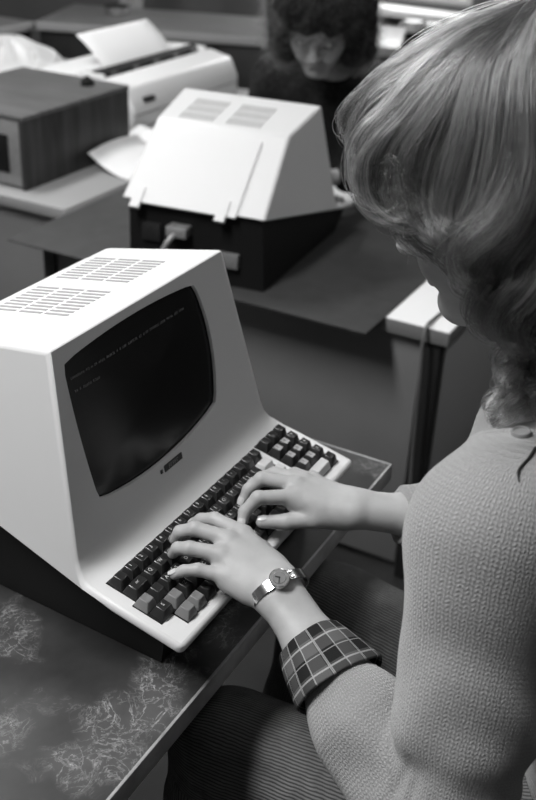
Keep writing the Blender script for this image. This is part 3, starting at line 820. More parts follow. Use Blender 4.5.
bp_ = on_sweater(V3(-.007, -.293, .351), V3(.853, .174, -.492))
SLIT = [(V3(-.022, -.301, .320), V3(.832, .163, -.530)), (V3(-.019, -.299, .328), V3(.837, .166, -.521)), (V3(-.011, -.303, .336), V3(.845, .160, -.510)), (V3(-.006, -.305, .342), V3(.851, .158, -.501))]
def sw_normal(p):
    g = np.array([(sw_mod(p[None] + d, sdf_prims(p[None] + d, sw)) - sw_mod(p[None] - d, sdf_prims(p[None] - d, sw)))[0] for d in np.eye(3) * .004]); return g / np.linalg.norm(g)
def disc_at(name, c, n, r, th, m, rim=True):
    n = np.array(n) / np.linalg.norm(n); u = np.cross(n, V3(0, 0, 1)); u /= np.linalg.norm(u); w = np.cross(n, u)
    bm = bmesh.new(); rings = []
    for (rr, hh) in ((r, -th), (r, th * .6), (r * .92, th), (r * .78, th), (r * .70, th * .5), (r * .2, th * .45)):
        rings.append([bm.verts.new(tuple(c + n * hh + (u * math.cos(2 * PI * k / 28) + w * math.sin(2 * PI * k / 28)) * rr)) for k in range(28)])
    for a, b in zip(rings, rings[1:]):
        for k in range(28): bm.faces.new((a[k], a[(k + 1) % 28], b[(k + 1) % 28], b[k]))
    bm.faces.new(rings[-1]); return from_bm(name, bm, m, None, 50)
o = disc_at('shoulder_button', bp_, sw_normal(bp_), .0088, .0030, M['button']); child_of(o, typist)
slit_pts = [on_sweater(p_, d_) for p_, d_ in SLIT]
o = tube('shoulder_slit', [tuple(p_) for p_ in spline(slit_pts, 12)], list(np.interp(np.linspace(0, 1, 12), [0, .3, 1], [.0006, .0014, .0016])), M['shell_dark'], None, 8); o['label'] = 'dark slit at the shoulder'; child_of(o, typist)

# ------------------------------------------------------------------ chair under the typist
ch = thing('office_chair', 'dark upholstered swivel chair the typing woman sits on', 'chair', (.25, -.46, FLOOR))
def cb(name, lo, hi, m, bv=.02): 
    o = box(name, lo, hi, m, None, bv, 4); o.parent = ch; return o
cb('seat', (-.22, -.21, .385), (.22, .22, .445), M['chair_cloth'], .025)
cb('backrest', (-.19, -.30, .62), (.19, -.255, .92), M['chair_cloth'], .02)
o = tube('back_support', spline([(0, -.15, .38), (0, -.27, .40), (0, -.312, .55), (0, -.31, .80)], 16), .014, M['steel_dark'], None); o.parent = ch
o = cyl('post', (0, 0, .09), (0, 0, .385), .025, M['steel_dark'], None); o.parent = ch
for k in range(5):
    a = 2 * PI * k / 5 + .3; c, s = math.cos(a), math.sin(a)
    o = tube('leg', [(0, 0, .105), (c * .14, s * .14, .09), (c * .27, s * .27, .065)], [.024, .02, .014], M['steel_dark'], None); o.parent = ch
    bm = bmesh.new(); bm_tube(bm, [(c * .27 - s * .012, s * .27 + c * .012, .027), (c * .27 + s * .012, s * .27 - c * .012, .027)], .0265, 18)
    q = from_bm('caster', bm, M['shell_dark'], o, 40)

# ------------------------------------------------------------------ near desk
DZ = -.0655
dk = thing('desk', 'dark scuffed desk with pale edge strip, terminal standing at its corner', 'desk', (-.30, .37, FLOOR))
def at(o, t): o.parent = t; o.matrix_parent_inverse = Matrix.Translation(-Vector(t.location)); return o
at(box('desk_top', (-1.15, -.010, DZ - .026), (.527, .76, DZ), M['desk'], None, .0012), dk)
bm = bmesh.new()
bm_box(bm, (-1.154, -.0135, DZ - .027), (.5305, -.0098, DZ + .0008), .001); bm_box(bm, (.5268, -.0135, DZ - .027), (.5305, .763, DZ + .0008), .001); bm_box(bm, (-1.154, .7598, DZ - .027), (.5305, .7635, DZ + .0008), .001); bm_box(bm, (-1.154, -.0135, DZ - .027), (-1.1498, .763, DZ + .0008), .001)
at(from_bm('edge_strip', bm, M['desk_edge'], None, 30), dk)
for x in (-1.10, .47):
    for y in (.10, .70):
        at(box('leg', (x - .018, y - .018, FLOOR), (x + .018, y + .018, DZ - .0262), M['steel_dark'], None, .003), dk)
at(box('modesty_panel', (-1.08, .69, FLOOR + .30), (.452, .705, DZ - .0262), M['steel_grey'], None, .002), dk)
at(box('rail', (-1.08, .09, DZ - .07), (.452, .11, DZ - .0262), M['steel_dark'], None, .002), dk)

# ------------------------------------------------------------------ far desk with the second terminal
BZ = TZ - .0655 - .004
fd_ = thing('desk', 'white topped desk with grey front panel carrying the dark mat', 'desk', (1.55, .62, FLOOR))
fx0 = 1.178
at(box('desk_top', (fx0, .125, BZ - .030), (1.95, 1.175, BZ), M['white_top'], None, .002), fd_)
bm = bmesh.new(); bm_box(bm, (fx0 - .003, .1225, BZ - .0305), (fx0, 1.178, BZ - .0005), .0008); bm_box(bm, (fx0 - .003, .1222, BZ - .0305), (1.953, .1248, BZ - .0005), .0008); at(from_bm('edge_band', bm, M['grey_edge'], None, 30), fd_)
at(box('front_panel', (fx0 + .022, .185, FLOOR + .03), (fx0 + .036, 1.16, BZ - .0305), M['steel_grey'], None, .002), fd_)
at(box('leg', (fx0 + .010, .142, FLOOR), (fx0 + .046, .180, BZ - .0305), M['steel_dark'], None, .002), fd_)
at(box('leg', (1.90, .142, FLOOR), (1.936, .180, BZ - .0305), M['steel_dark'], None, .002), fd_)
at(box('leg', (fx0 + .010, 1.13, FLOOR), (fx0 + .0215, 1.165, BZ - .0305), M['steel_dark'], None, .002), fd_)
at(box('leg', (1.90, 1.13, FLOOR), (1.936, 1.165, BZ - .0305), M['steel_dark'], None, .002), fd_)
at(box('side_panel', (fx0 + .0465, .140, FLOOR + .03), (1.899, .150, BZ - .0305), M['side_lit'], None, .002), fd_)
tag(box('desk_mat', (1.075, .262, BZ + .0002), (1.80, 1.170, BZ + .004), M['mat_dark'], None, .0012), 'large dark flat mat overhanging the white desk edge under the rear facing terminal', 'desk mat')
cb_ = tube('cable', spline([(1.30, .165, BZ + .004), (1.225, .172, BZ + .004), (1.160, .170, BZ - .002), (1.150, .165, BZ - .10), (1.145, .155, BZ - .35), (1.14, .13, FLOOR + .05), (1.12, .03, FLOOR + .006), (1.2, -.2, FLOOR + .006)], 60), .0035, M['cable'])
tag(cb_, 'thin grey cable hanging down over the white desk edge', 'cable')

# ------------------------------------------------------------------ third desk: wooden cabinet, printer, papers
LZ = -.152
ld = thing('desk', 'grey panelled desk with light top under the brown wooden cabinet', 'desk', (1.8, 1.8, FLOOR))
at(box('desk_top', (1.315, 1.195, LZ - .03), (2.75, 2.58, LZ), M['counter_edge'], None, .003), ld)
at(box('front_panel', (1.345, 1.215, FLOOR + .02), (1.36, 2.56, LZ - .031), M['steel_grey'], None, .002), ld)
at(box('side_panel', (1.362, 1.215, FLOOR + .02), (2.72, 1.23, LZ - .031), M['steel_dark'], None, .002), ld)
for (x, y) in ((2.69, 1.235), (2.69, 2.53), (1.365, 2.53), (1.365, 1.235)): at(box('leg', (x, y, FLOOR), (x + .035, y + .035, LZ - .031), M['steel_dark'], None, .002), ld)
wb = thing('wooden_cabinet', 'dark brown wooden equipment cabinet with pale metal front', 'equipment cabinet', (1.37, 1.362, LZ))
wx, wy, wz = .465, .385, .192
bm = bmesh.new(); bm_box(bm, (.006, .012, .004), (wx, wy - .012, wz - .012), .001); 
o = from_bm('body', bm, M['wood'], wb, 30)
o = box('top', (0, -.002, wz - .012), (wx + .002, wy + .002, wz), M['wood_top'], wb, .002)
o = box('side_panel', (0, 0, 0), (wx, .012, wz - .012), M['wood'], wb, .002); o = box('side_panel', (0, wy - .012, 0), (wx, wy, wz - .012), M['wood'], wb, .002)
fp = box('front_plate', (.001, .013, .008), (.0058, wy - .013, wz - .014), M['panel_light'], wb, .001)
bm = bmesh.new(); bm_box(bm, (-.003, .05, .04), (.002, .16, .14), .002); from_bm('meter_window', bm, M['shell_dark'], fp, 30)
for y in (.20, .26, .32):
    for z in (.06, .12):
        bm = bmesh.new(); bm_tube(bm, [(.003, y, z), (-.018, y, z)], [.014, .012], 20); from_bm('knob', bm, M['shell_dark'], fp, 40)
kn = thing('small_black_cap', 'small black cap lying on the wooden cabinet top', 'cap', (1.762, 1.452, LZ + wz))
bm = bmesh.new(); bm_tube(bm, [(0, 0, 0), (0, 0, .014), (0, 0, .018)], [.020, .019, .014], 24); from_bm('cap_body', bm, M['shell_dark'], kn, 40)
bm = bmesh.new(); bm_tube(bm, [(0, 0, .018), (0, 0, .024)], [.009, .008], 16); from_bm('cap_stem', bm, M['shell_dark'], kn, 40)

pr_ = thing('printer', 'white desk printer with paper sheet standing in its slot', 'printer', (2.02, 1.475, LZ))
PXL, PYL, PH = .645, .42, .128
bm = bmesh.new()
prof = [(0, 0), (0, .07), (.03, PH), (.12, PH + .018), (.135, PH - .004), (.215, PH - .004), (.23, PH + .022), (PYL - .03, PH + .012), (PYL, PH - .02), (PYL, 0)]
a = [bm.verts.new((0, y, z)) for y, z in prof]; b = [bm.verts.new((PXL, y, z)) for y, z in prof]
bm.faces.new(a); bm.faces.new(b[::-1])
for i in range(len(prof)): bm.faces.new((a[i], b[i], b[(i + 1) % len(prof)], a[(i + 1) % len(prof)]))
bmesh.ops.recalc_face_normals(bm, faces=bm.faces[:])
bmesh.ops.bevel(bm, geom=[e for e in bm.edges if e.calc_face_angle(0) > .5], offset=.008, segments=3, profile=.5, affect='EDGES')
from_bm('housing', bm, M['white'], pr_, 30)
o = tube('platen', [(.045, .176, PH + .008), (.620, .176, PH + .008)], .021, M['shell_dark'], pr_, 24)
for x in (.08, .20, .32, .44, .56):
    bm = bmesh.new(); bm_tube(bm, [(x, .148, PH + .010), (x + .035, .148, PH + .010)], .010, 14); from_bm('roller', bm, M['steel_dark'], pr_, 40)
for x in (.025, .630):
    bm = bmesh.new(); bm_box(bm, (x - .009, .13, PH - .01), (x + .009, .225, PH + .024), .004); from_bm('end_bracket', bm, M['white'], pr_, 30)
bm = bmesh.new(); bm_box(bm, (.06, -.003, .078), (.115, .012, .094), .002); from_bm('switch', bm, M['steel_dark'], pr_, 30)
bm = bmesh.new(); bm_box(bm, (.004, -.0025, .046), (PXL - .004, .004, .0485), .0008); from_bm('seam', bm, M['steel_grey'], pr_, 30)
def sheet(name, fn, nu, nv, th, m, label=None, cat=None, group=None, kind=None):
    v = []; f = []
    for i in range(nu + 1):
        for j in range(nv + 1): v.append(fn(i / nu, j / nv))
    for i in range(nu):
        for j in range(nv): q = i * (nv + 1) + j; f.append((q, q + 1, q + nv + 2, q + nv + 1))
    o = from_pydata(name, v, f, m, None, True); s = o.modifiers.new('solid', 'SOLIDIFY'); s.thickness = th; s.offset = 0
    return tag(o, label, cat, group, kind)
px0, py0, pz0 = 2.02, 1.475, LZ
sheet('paper_sheet', lambda u, v: (px0 + .13 + .40 * u, py0 + .205 + .09 * v + .02 * v * v, pz0 + PH + .010 + .118 * v - .02 * v * v), 6, 10, .0012, M['paper'], 'white paper sheet standing upright in the printer slot', 'paper sheet')
sheet('paper_sheet', lambda u, v: (1.865 + .135 * u, 1.222 + .22 * v, LZ + .0012 + .03 * u * v), 10, 6, .0010, M['paper'], 'white paper sheet lying flat on the light desk behind the far terminal', 'paper sheet')
sheet('paper_sheet', lambda u, v: (1.60 + .235 * u + .02 * v, 1.200 + .150 * v, LZ + .0015 + .045 * (v ** 2) + .010 * math.sin(3.1 * u)), 10, 8, .0010, M['paper'], 'white paper sheet with raised edge leaning against the wooden cabinet', 'paper sheet')
# crumpled plastic bag of papers behind the cabinet
def bag(u, v):
    a = 2 * PI * u; r = (.24 * (1 - v) ** .75 + .03) * (1 + .12 * math.sin(3 * a + 5 * v) + .07 * math.sin(7 * a - 9 * v))
    return (2.20 + 1.2 * r * math.cos(a) + .03 * v, 2.20 + .95 * r * math.sin(a) - .05 * v, LZ + .002 + .165 * v ** .8 + .012 * math.sin(9 * a + 4 * v) * v)
bagm = from_pydata('plastic_bag', [bag(i / 64, j / 20) for j in range(21) for i in range(64)] , [(j * 64 + i, j * 64 + (i + 1) % 64, (j + 1) * 64 + (i + 1) % 64, (j + 1) * 64 + i) for j in range(20) for i in range(64)] + [tuple(range(63, -1, -1)), tuple(20 * 64 + i for i in range(64))], M['film'], None, True)
tag(bagm, 'crumpled pale plastic bag behind the wooden cabinet', 'plastic bag')

# ------------------------------------------------------------------ counters along the room
CZ = -.065
def counter(label, name, p0, p1, depth, side):
    """front top edge from p0 to p1, body on the given side"""
    d = Vector((p1[0] - p0[0], p1[1] - p0[1], 0)); L = d.length; a = math.atan2(d.y, d.x)
    t = thing(name, label, 'counter', (p0[0], p0[1], FLOOR), a)
    h = CZ - FLOOR; s = side
    y0, y1 = sorted((0, s * depth))
    box('worktop', (0, y0, h - .035), (L, y1, h), M['counter'], t, .003)
    ye = 0 if s > 0 else 0
    e0, e1 = sorted((-.004 * s, .0 * s)); box('front_edge', (0, e0, h - .034), (L, e1, h + .0005), M['counter_edge'], t, .001)
    n = max(1, int(L / .55)); yb0, yb1 = sorted((s * .03, s * depth * .96))
    box('carcass', (.01, yb0, .08), (L - .01, yb1, h - .0355), M['counter_dark'], t, .002)
    for k in range(n):
        q0, q1 = sorted((s * .012, s * .0295)); x0, x1 = L * k / n + .012, L * (k + 1) / n - .004
        dr = box('door', (x0, q0, .09), (x1, q1, h - .04), M['counter_dark'], t, .002)
        hb = bmesh.new(); yy = s * .004; bm_tube(hb, [(x1 - .05, s * .0115, h - .20), (x1 - .05, yy, h - .20), (x1 - .05, yy, h - .10), (x1 - .05, s * .0115, h - .10)], .004, 8); from_bm('handle', hb, M['steel_dark'], dr, 40)
    kk = box('plinth', (.02, *sorted((s * .07, s * depth * .9))[:1], 0), (L - .02, sorted((s * .07, s * depth * .9))[1], .0795), M['shell_dark'], t, .002)
    return t
counter('long dark panelled counter with light edge running behind the printer', 'counter', (2.93, 2.615), (3.43, 1.165), .50, 1)
counter('dark counter with light edge returning behind the plastic bag', 'counter', (1.55, 2.62), (2.92, 2.62), .62, 1)
# things on the counters
tm = thing('equipment_case', 'dark low equipment case on the counter behind the plastic bag', 'equipment case', (2.42, 2.90, CZ))
bm = bmesh.new(); bm_box(bm, (0, 0, 0), (.48, .34, .10), .008, 2, 0, (.01, .02)); from_bm('case_body', bm, M['shell_dark'], tm, 30); 
o = tube('handle', [(.14, .0, .07), (.14, -.03, .07), (.34, -.03, .07), (.34, .0, .07)], .006, M['steel_dark'], tm, 8)
t2_ = thing('desk_tray', 'pale shallow tray on the counter behind the plastic bag', 'tray', (2.05, 2.78, CZ))
bm = bmesh.new(); bm_box(bm, (0, 0, 0), (.32, .24, .012), .003); from_bm('tray_bottom', bm, M['counter_edge'], t2_, 30)
for lo, hi in (((0, 0, .012), (.32, .01, .05)), ((0, .23, .012), (.32, .24, .05)), ((0, .0105, .012), (.01, .2295, .05)), ((.31, .0105, .012), (.32, .2295, .05))): box('tray_wall', lo, hi, M['counter_edge'], t2_, .002)
po = thing('ashtray', 'small glass ashtray on the long counter beside the pale post', 'ashtray', (3.30, 2.46, CZ))
bm = bmesh.new(); bm_tube(bm, [(0, 0, 0), (0, 0, .004), (0, 0, .035)], [.04, .05, .062], 28); from_bm('bowl', bm, M['metal'], po, 40)
bm = bmesh.new(); bm_tube(bm, [(0, 0, .035), (0, 0, .038)], [.055, .052], 28); from_bm('rim', bm, M['shell_dark'], po, 40)
bk = thing('binder', 'flat dark binder lying on the long counter beside the dark haired woman', 'binder', (3.37, 1.62, CZ), -1.25)
bm = bmesh.new(); bm_box(bm, (0, 0, 0), (.34, .26, .003), .001); bm_box(bm, (0, 0, .032), (.34, .26, .035), .001); bm_box(bm, (0, .256, .003), (.34, .26, .032), .0005); from_bm('cover', bm, M['shell_dark'], bk, 30)
box('page_block', (.006, .004, .0035), (.334, .250, .0315), M['steel_grey'], bk, .001)

# ------------------------------------------------------------------ room shell
X0, X1, Y0, Y1, ZC = -2.6, 4.30, -3.2, 4.2, 1.95
def struct(name, lo, hi, m, bevel=0.0):
    bm = bmesh.new(); bm_box(bm, lo, hi, bevel); return tag(from_bm(name, bm, m, None, None), kind='structure')
struct('floor', (X0, Y0, FLOOR - .1), (X1, Y1, FLOOR), M['floor'])
struct('ceiling', (X0, Y0, ZC), (X1, Y1, ZC + .1), M['ceiling'])
struct('wall_back', (X0 - .1, Y1, FLOOR), (X1 + .1, Y1 + .1, ZC), M['wall_dark'])
struct('wall_front', (X0 - .1, Y0 - .1, FLOOR), (X1 + .1, Y0, ZC), M['wall'])
struct('wall_left', (X0 - .1, Y0, FLOOR), (X0, Y1, ZC), M['wall'])
WY0, WY1, WZ0, WZ1 = 1.17, 2.02, -.012, 1.55
bm = bmesh.new()
bm_box(bm, (X1, Y0, FLOOR), (X1 + .12, WY0, ZC)); bm_box(bm, (X1, WY1, FLOOR), (X1 + .12, Y1, ZC)); bm_box(bm, (X1, WY0, FLOOR), (X1 + .12, WY1, WZ0)); bm_box(bm, (X1, WY0, WZ1), (X1 + .12, WY1, ZC))
tag(from_bm('wall_right', bm, M['wall_dark'], None, None), kind='structure')
wn = bpy.data.objects.new('window_1', None); COL.objects.link(wn); wn['kind'] = 'structure'; wn.location = (X1, (WY0 + WY1) / 2, WZ0)
def wbx(name, lo, hi, m): o = box(name, lo, hi, m, None, .002); return at(o, wn)
bm = bmesh.new(); f = .035
bm_box(bm, (X1 + .02, WY0, WZ0), (X1 + .07, WY0 + f, WZ1), .002); bm_box(bm, (X1 + .02, WY1 - f, WZ0), (X1 + .07, WY1, WZ1), .002); bm_box(bm, (X1 + .02, WY0 + f, WZ0), (X1 + .07, WY1 - f, WZ0 + f), .002); bm_box(bm, (X1 + .02, WY0 + f, WZ1 - f), (X1 + .07, WY1 - f, WZ1), .002); bm_box(bm, (X1 + .02, WY0 + f, .70), (X1 + .07, WY1 - f, .74), .002)
at(from_bm('frame', bm, M['frame'], None, 30), wn)
gl = bpy.data.materials.new('window_glass'); gl.use_nodes = True; nt = gl.node_tree; nt.nodes.clear()
ou = nt.nodes.new('ShaderNodeOutputMaterial'); tr_ = nt.nodes.new('ShaderNodeBsdfTransparent'); gs = nt.nodes.new('ShaderNodeBsdfGlossy'); gs.inputs['Roughness'].default_value = .02; mx = nt.nodes.new('ShaderNodeMixShader'); mx.inputs[0].default_value = .06
nt.links.new(tr_.outputs[0], mx.inputs[1]); nt.links.new(gs.outputs[0], mx.inputs[2]); nt.links.new(mx.outputs[0], ou.inputs[0])
wbx('pane', (X1 + .042, WY0 + f, WZ0 + f), (X1 + .048, WY1 - f, WZ1 - f), gl)
wbx('sill', (X1 - .16, WY0 - .03, WZ0 - .055), (X1 + .02, WY1 + .03, WZ0 - .025), M['frame'])
lg_ = thing('radiator_shelf', 'white low shelf unit beneath the bright window', 'shelf unit', (3.98, 1.05, FLOOR))
box('shelf_top', (0, 0, .655), (.28, 1.05, .675), M['frame'], lg_, .002)
box('back_panel', (.26, .0, .0), (.28, 1.05, .6545), M['counter'], lg_, .002)
for y in (.0, 1.03): box('side_panel', (0, y, 0), (.259, y + .02, .6545), M['counter'], lg_, .002)
box('lower_shelf', (.002, .021, .30), (.259, 1.029, .318), M['counter'], lg_, .002)
zs = FLOOR + .675
tyd = thing('wire_tray', 'dark wire tray on the white shelf under the window', 'tray', (4.04, 1.30, zs), PI / 2)
bm = bmesh.new(); bm_box(bm, (-.11, -.08, 0), (.11, .08, .006), .002); from_bm('tray_bottom', bm, M['shell_dark'], tyd, 30)
for lo, hi in (((-.11, -.08, .0062), (.11, -.074, .03)), ((-.11, .074, .0062), (.11, .08, .03)), ((-.11, -.0738, .0062), (-.104, .0738, .03)), ((.104, -.0738, .0062), (.11, .0738, .03))): box('tray_wall', lo, hi, M['shell_dark'], tyd, .001)
for dy, lb in ((-.052, 'white cup in the wire tray, next to the folded papers'), (.048, 'white cup in the wire tray, next to the dark haired woman')):
    cu = thing('cup', lb, 'cup', (4.04, 1.30 + dy, zs + .0065))
    bm = bmesh.new(); bm_tube(bm, [(0, 0, 0), (0, 0, .01), (0, 0, .05), (0, 0, .062)], [.026, .034, .040, .041], 28); from_bm('cup_body', bm, M['white'], cu, 40)
    o = tube('handle', spline([(0, .038, .05), (0, .062, .046), (0, .060, .022), (0, .036, .016)], 12), .004, M['white'], cu, 8)
sheet('paper_stack', lambda u, v: (4.0 + .20 * u, 1.08 + .13 * v, zs + .020 + .075 * u + .010 * math.sin(5 * v)), 8, 6, .022, M['paper'], 'folded white papers propped on the shelf under the window', 'papers')
# post at the back
ps = struct('column', (3.62, 2.60, FLOOR), (3.70, 2.68, ZC), M['wall'])
# ceiling fluorescent fixtures, lit
def fixture(x, y, energy, label, lx=1.2, ly=.32, rz=0.0):
    t = thing('ceiling_light', label, 'ceiling light', (x, y, ZC), rz, 'fluorescent ceiling lights')
    box('housing', (-lx / 2 - .02, -ly / 2 - .02, -.07), (lx / 2 + .02, ly / 2 + .02, 0), M['white'], t, .004)
    box('diffuser', (-lx / 2, -ly / 2, -.085), (lx / 2, ly / 2, -.0705), M['lamp'], t, .004)
    L = bpy.data.lights.new('tube_light', 'AREA'); L.shape = 'RECTANGLE'; L.size = lx; L.size_y = ly; L.energy = energy
    o = bpy.data.objects.new('tube_light', L); COL.objects.link(o); o.parent = t; o.location = (0, 0, -.088)

# ------------------------------------------------------------------ hair
def hair_mat(name, g, rough=.35, rad=.55, tone=False):
    m = bpy.data.materials.new(name); m.use_nodes = True; nt = m.node_tree; nt.nodes.clear()
    o = nt.nodes.new('ShaderNodeOutputMaterial'); h = nt.nodes.new('ShaderNodeBsdfHairPrincipled'); h.model = 'CHIANG'; h.parametrization = 'COLOR'
    h.inputs['Color'].default_value = (g, g, g, 1); h.inputs['Roughness'].default_value = rough; h.inputs['Radial Roughness'].default_value = rad
    if 'Random Roughness' in h.inputs: h.inputs['Random Roughness'].default_value = .3
    hi = nt.nodes.new('ShaderNodeHairInfo'); mr = nt.nodes.new('ShaderNodeMapRange'); mr.inputs['To Min'].default_value = g * .15; mr.inputs['To Max'].default_value = g * 2.8
    nt.links.new(hi.outputs['Random'], mr.inputs['Value']); 
    if tone:
        at = nt.nodes.new('ShaderNodeAttribute'); at.attribute_name = 'tone'; ml = nt.nodes.new('ShaderNodeMath'); ml.operation = 'MULTIPLY'
        nt.links.new(at.outputs['Fac'], ml.inputs[0]); nt.links.new(mr.outputs['Result'], ml.inputs[1]); nt.links.new(ml.outputs[0], h.inputs['Color'])
    else: nt.links.new(mr.outputs['Result'], h.inputs['Color'])
    nt.links.new(h.outputs[0], o.inputs['Surface']); return m
M['hair'] = hair_mat('fair_hair', .046, .24, .35, True)
M['hair_under'] = mat('hair_mass', .03, .8, .15, bump=(300, .5))
M['hair_dark'] = hair_mat('dark_hair', .012)

def strands_obj(name, strands, rad, m, parent=None, tones=None):
    """strands: list of (n,3) arrays"""
    cu = bpy.data.hair_curves.new(name)
    cu.add_curves([len(s) for s in strands])
    P = np.concatenate(strands).astype(np.float32)
    cu.attributes['position'].data.foreach_set('vector', P.ravel()) if 'position' in cu.attributes else cu.points.foreach_set('position', P.ravel())
    at = cu.attributes.get('radius') or cu.attributes.new('radius', 'FLOAT', 'POINT')
    rr = np.concatenate([rad * np.linspace(1, .45, len(s)) for s in strands]).astype(np.float32)
    at.data.foreach_set('value', rr)
    if tones:
        ta = cu.attributes.new('tone', 'FLOAT', 'CURVE'); ta.data.foreach_set('value', np.array(tones, np.float32))
    cu.materials.append(m)
    o = bpy.data.objects.new(name, cu); COL.objects.link(o)
    if parent: o.parent = parent
    return o

def lock_strands(ctrl, lat0, n_st, npt, wid, thk, wave, out, frizz=.0009):
    """ctrl: control polyline (world); lat0: sideways direction at the root. A flat ribbon of strands that narrows to its tip."""
    c = spline(ctrl, npt); t = np.linspace(0, 1, npt)
    d = np.gradient(c, axis=0); d /= np.linalg.norm(d, axis=1)[:, None]
    u = np.zeros_like(c); p = lat0
    for i in range(npt):
        p = p - d[i] * (p @ d[i]); p = p / np.linalg.norm(p); u[i] = p
    w = np.cross(d, u)
    R = np.interp(t, [0, .3, .7, 1], [.75, 1, .85, .5])
    ph0 = rng.random() * 6.28; tone = math.exp(rng.normal() * .5)
    for _ in range(n_st):
        a, b = rng.random() * 2 - 1, rng.normal() * .5
        ph = ph0 + a * .5 + rng.normal() * .2
        sw_ = wave[0] * np.clip((t - .2) * 1.4, 0, 1)
        q = c + u * (a * wid * R + sw_ * .6 * np.sin(2 * PI * wave[1] * t * .8 + ph))[:, None] + w * (b * thk * R + sw_ * np.sin(2 * PI * wave[1] * t + ph))[:, None]
        k = rng.normal(size=(6, 3)) * frizz
        if rng.random() < .12: k *= 3 + 4 * rng.random() ** 3
        q = q + np.stack([np.interp(t, np.linspace(0, 1, 6), k[:, i]) for i in range(3)], 1) * (t[:, None] + .15)
        m_ = npt if rng.random() > .45 else int(npt * (.62 + .38 * rng.random()))
        out.append(q[:m_]); TONE.append(tone)
O_L = np.array([0, -.012, .022])
def dirv(th, ph):
    th, ph = math.radians(th), math.radians(ph); return np.array([math.sin(th) * math.sin(ph), math.sin(th) * math.cos(ph), math.cos(th)])
def skull(dv): return 1 / np.linalg.norm(dv / np.array([.086, .104, .098]))
def W3(p): return HL(*p)
def curl(p, d, n, rho, ang, k, lift=0.0, shrink=.25):
    d = d / np.linalg.norm(d); n = n - d * (n @ d); n /= np.linalg.norm(n); b = np.cross(d, n)
    return [p + rho * (math.sin(a) * d + (1 - math.cos(a)) * n) * (1 - shrink * a / 4) + b * lift * a for a in np.linspace(ang / k, ang, k)]
hair_st = []; TONE = []
U3 = np.array([0, 0, 1.0]); CR = np.array([-.30, -.34, .89])
def slerp(a, b, f):
    o = math.acos(max(-1, min(1, a @ b))); return (math.sin((1 - f) * o) * a + math.sin(f * o) * b) / max(1e-6, math.sin(o))
def fan(ph, layer, the, puff, tail):
    e = dirv(the, ph); c0 = CR + rng.normal(size=3) * .09; c0 /= np.linalg.norm(c0); pts = []
    for f in np.linspace(.0, 1, 7):
        v = slerp(c0, e, f); v /= np.linalg.norm(v)
        r = skull(v) + (.008 + .014 * layer) + puff * math.sin(min(1, f * 1.0) ** 1.5 * PI * .6)
        pts.append(O_L + v * r)
    d = pts[-1] - pts[-2]; o = pts[-1] - O_L; o /= np.linalg.norm(o)
    n = o * tail['out'] + U3 * tail.get('up', 0) + np.array([0, 1, 0]) * tail.get('fwd', 0)
    if 'drop' in tail:
        dn = np.array([0, -.40, -.92]) + o * .25 * layer; dn /= np.linalg.norm(dn)
        for q in (.5, 1.0): pts.append(pts[-1] + (d / np.linalg.norm(d) * (1 - q) + dn * q) * tail['drop'] * .5)
        d = pts[-1] - pts[-2]
    pts += curl(pts[-1], d, n, tail['rho'], tail['ang'], 6, tail.get('lift', 0))
    lat = np.cross(d, o); lat /= np.linalg.norm(lat)
    l0 = np.cross(pts[1] - pts[0], pts[0] - O_L); l0 /= np.linalg.norm(l0)
    return [W3(p) for p in pts], (W3(l0) - W3(np.zeros(3)))
Cn = (-.015, -.072, .131)
G = {   # guide curves on her near side, in head coordinates (side, forward, up)
 'A0': [Cn, (0, -.020, .139), (0, .035, .134), (0, .075, .122), (0, .104, .108), (0, .118, .092), (0, .114, .075), (0, .098, .068)],
 'A1': [Cn, (.026, -.018, .136), (.044, .030, .129), (.052, .066, .118), (.055, .092, .106), (.057, .104, .091), (.056, .098, .074), (.054, .084, .069)],
 'B':  [Cn, (.044, -.016, .124), (.070, .018, .106), (.082, .042, .090), (.090, .064, .078), (.096, .080, .060), (.099, .083, .036), (.099, .068, .016), (.098, .050, .020), (.096, .042, .040), (.094, .048, .056), (.092, .060, .054)],
 'D':  [Cn, (.052, -.010, .120), (.080, .022, .088), (.088, .048, .052), (.087, .066, .020), (.082, .071, -.008), (.076, .066, -.032), (.070, .056, -.050)],
 'C':  [Cn, (.058, -.030, .116), (.090, -.008, .085), (.104, .012, .056), (.112, .022, .030), (.118, .014, .008), (.121, -.008, -.002), (.119, -.032, .002), (.110, -.050, .012)],
 'E':  [Cn, (.062, -.070, .110), (.096, -.066, .072), (.108, -.060, .036), (.118, -.050, .008), (.130, -.030, -.012), (.134, -.006, -.022), (.128, .006, -.042), (.116, -.004, -.060), (.108, -.026, -.062), (.108, -.044, -.050)],
 'P':  [(.082, -.045, .000), (.104, -.036, -.030), (.120, -.018, -.046), (.126, .000, -.060), (.122, .010, -.078), (.112, .002, -.096), (.106, -.018, -.100), (.106, -.034, -.090)],
 'Q':  [(.070, -.075, -.010), (.096, -.072, -.040), (.116, -.058, -.060), (.124, -.038, -.076), (.120, -.022, -.094), (.110, -.026, -.112), (.102, -.044, -.114), (.102, -.058, -.102)],
 'F':  [Cn, (.050, -.106, .100), (.078, -.128, .046), (.088, -.128, -.006), (.090, -.112, -.048), (.098, -.090, -.074), (.104, -.068, -.084), (.098, -.060, -.102)],
 'K':  [Cn, (.0, -.122, .104), (.0, -.152, .046), (.0, -.156, -.014), (.0, -.140, -.060), (.0, -.118, -.092), (.0, -.104, -.104), (.0, -.112, -.118)]}
G = {k: spline(v, 30) for k, v in G.items()}
def guide(seq, x):
    i = min(int(x), len(seq) - 2); f = x - i; return G[seq[i]] * (1 - f) + G[seq[i + 1]] * f
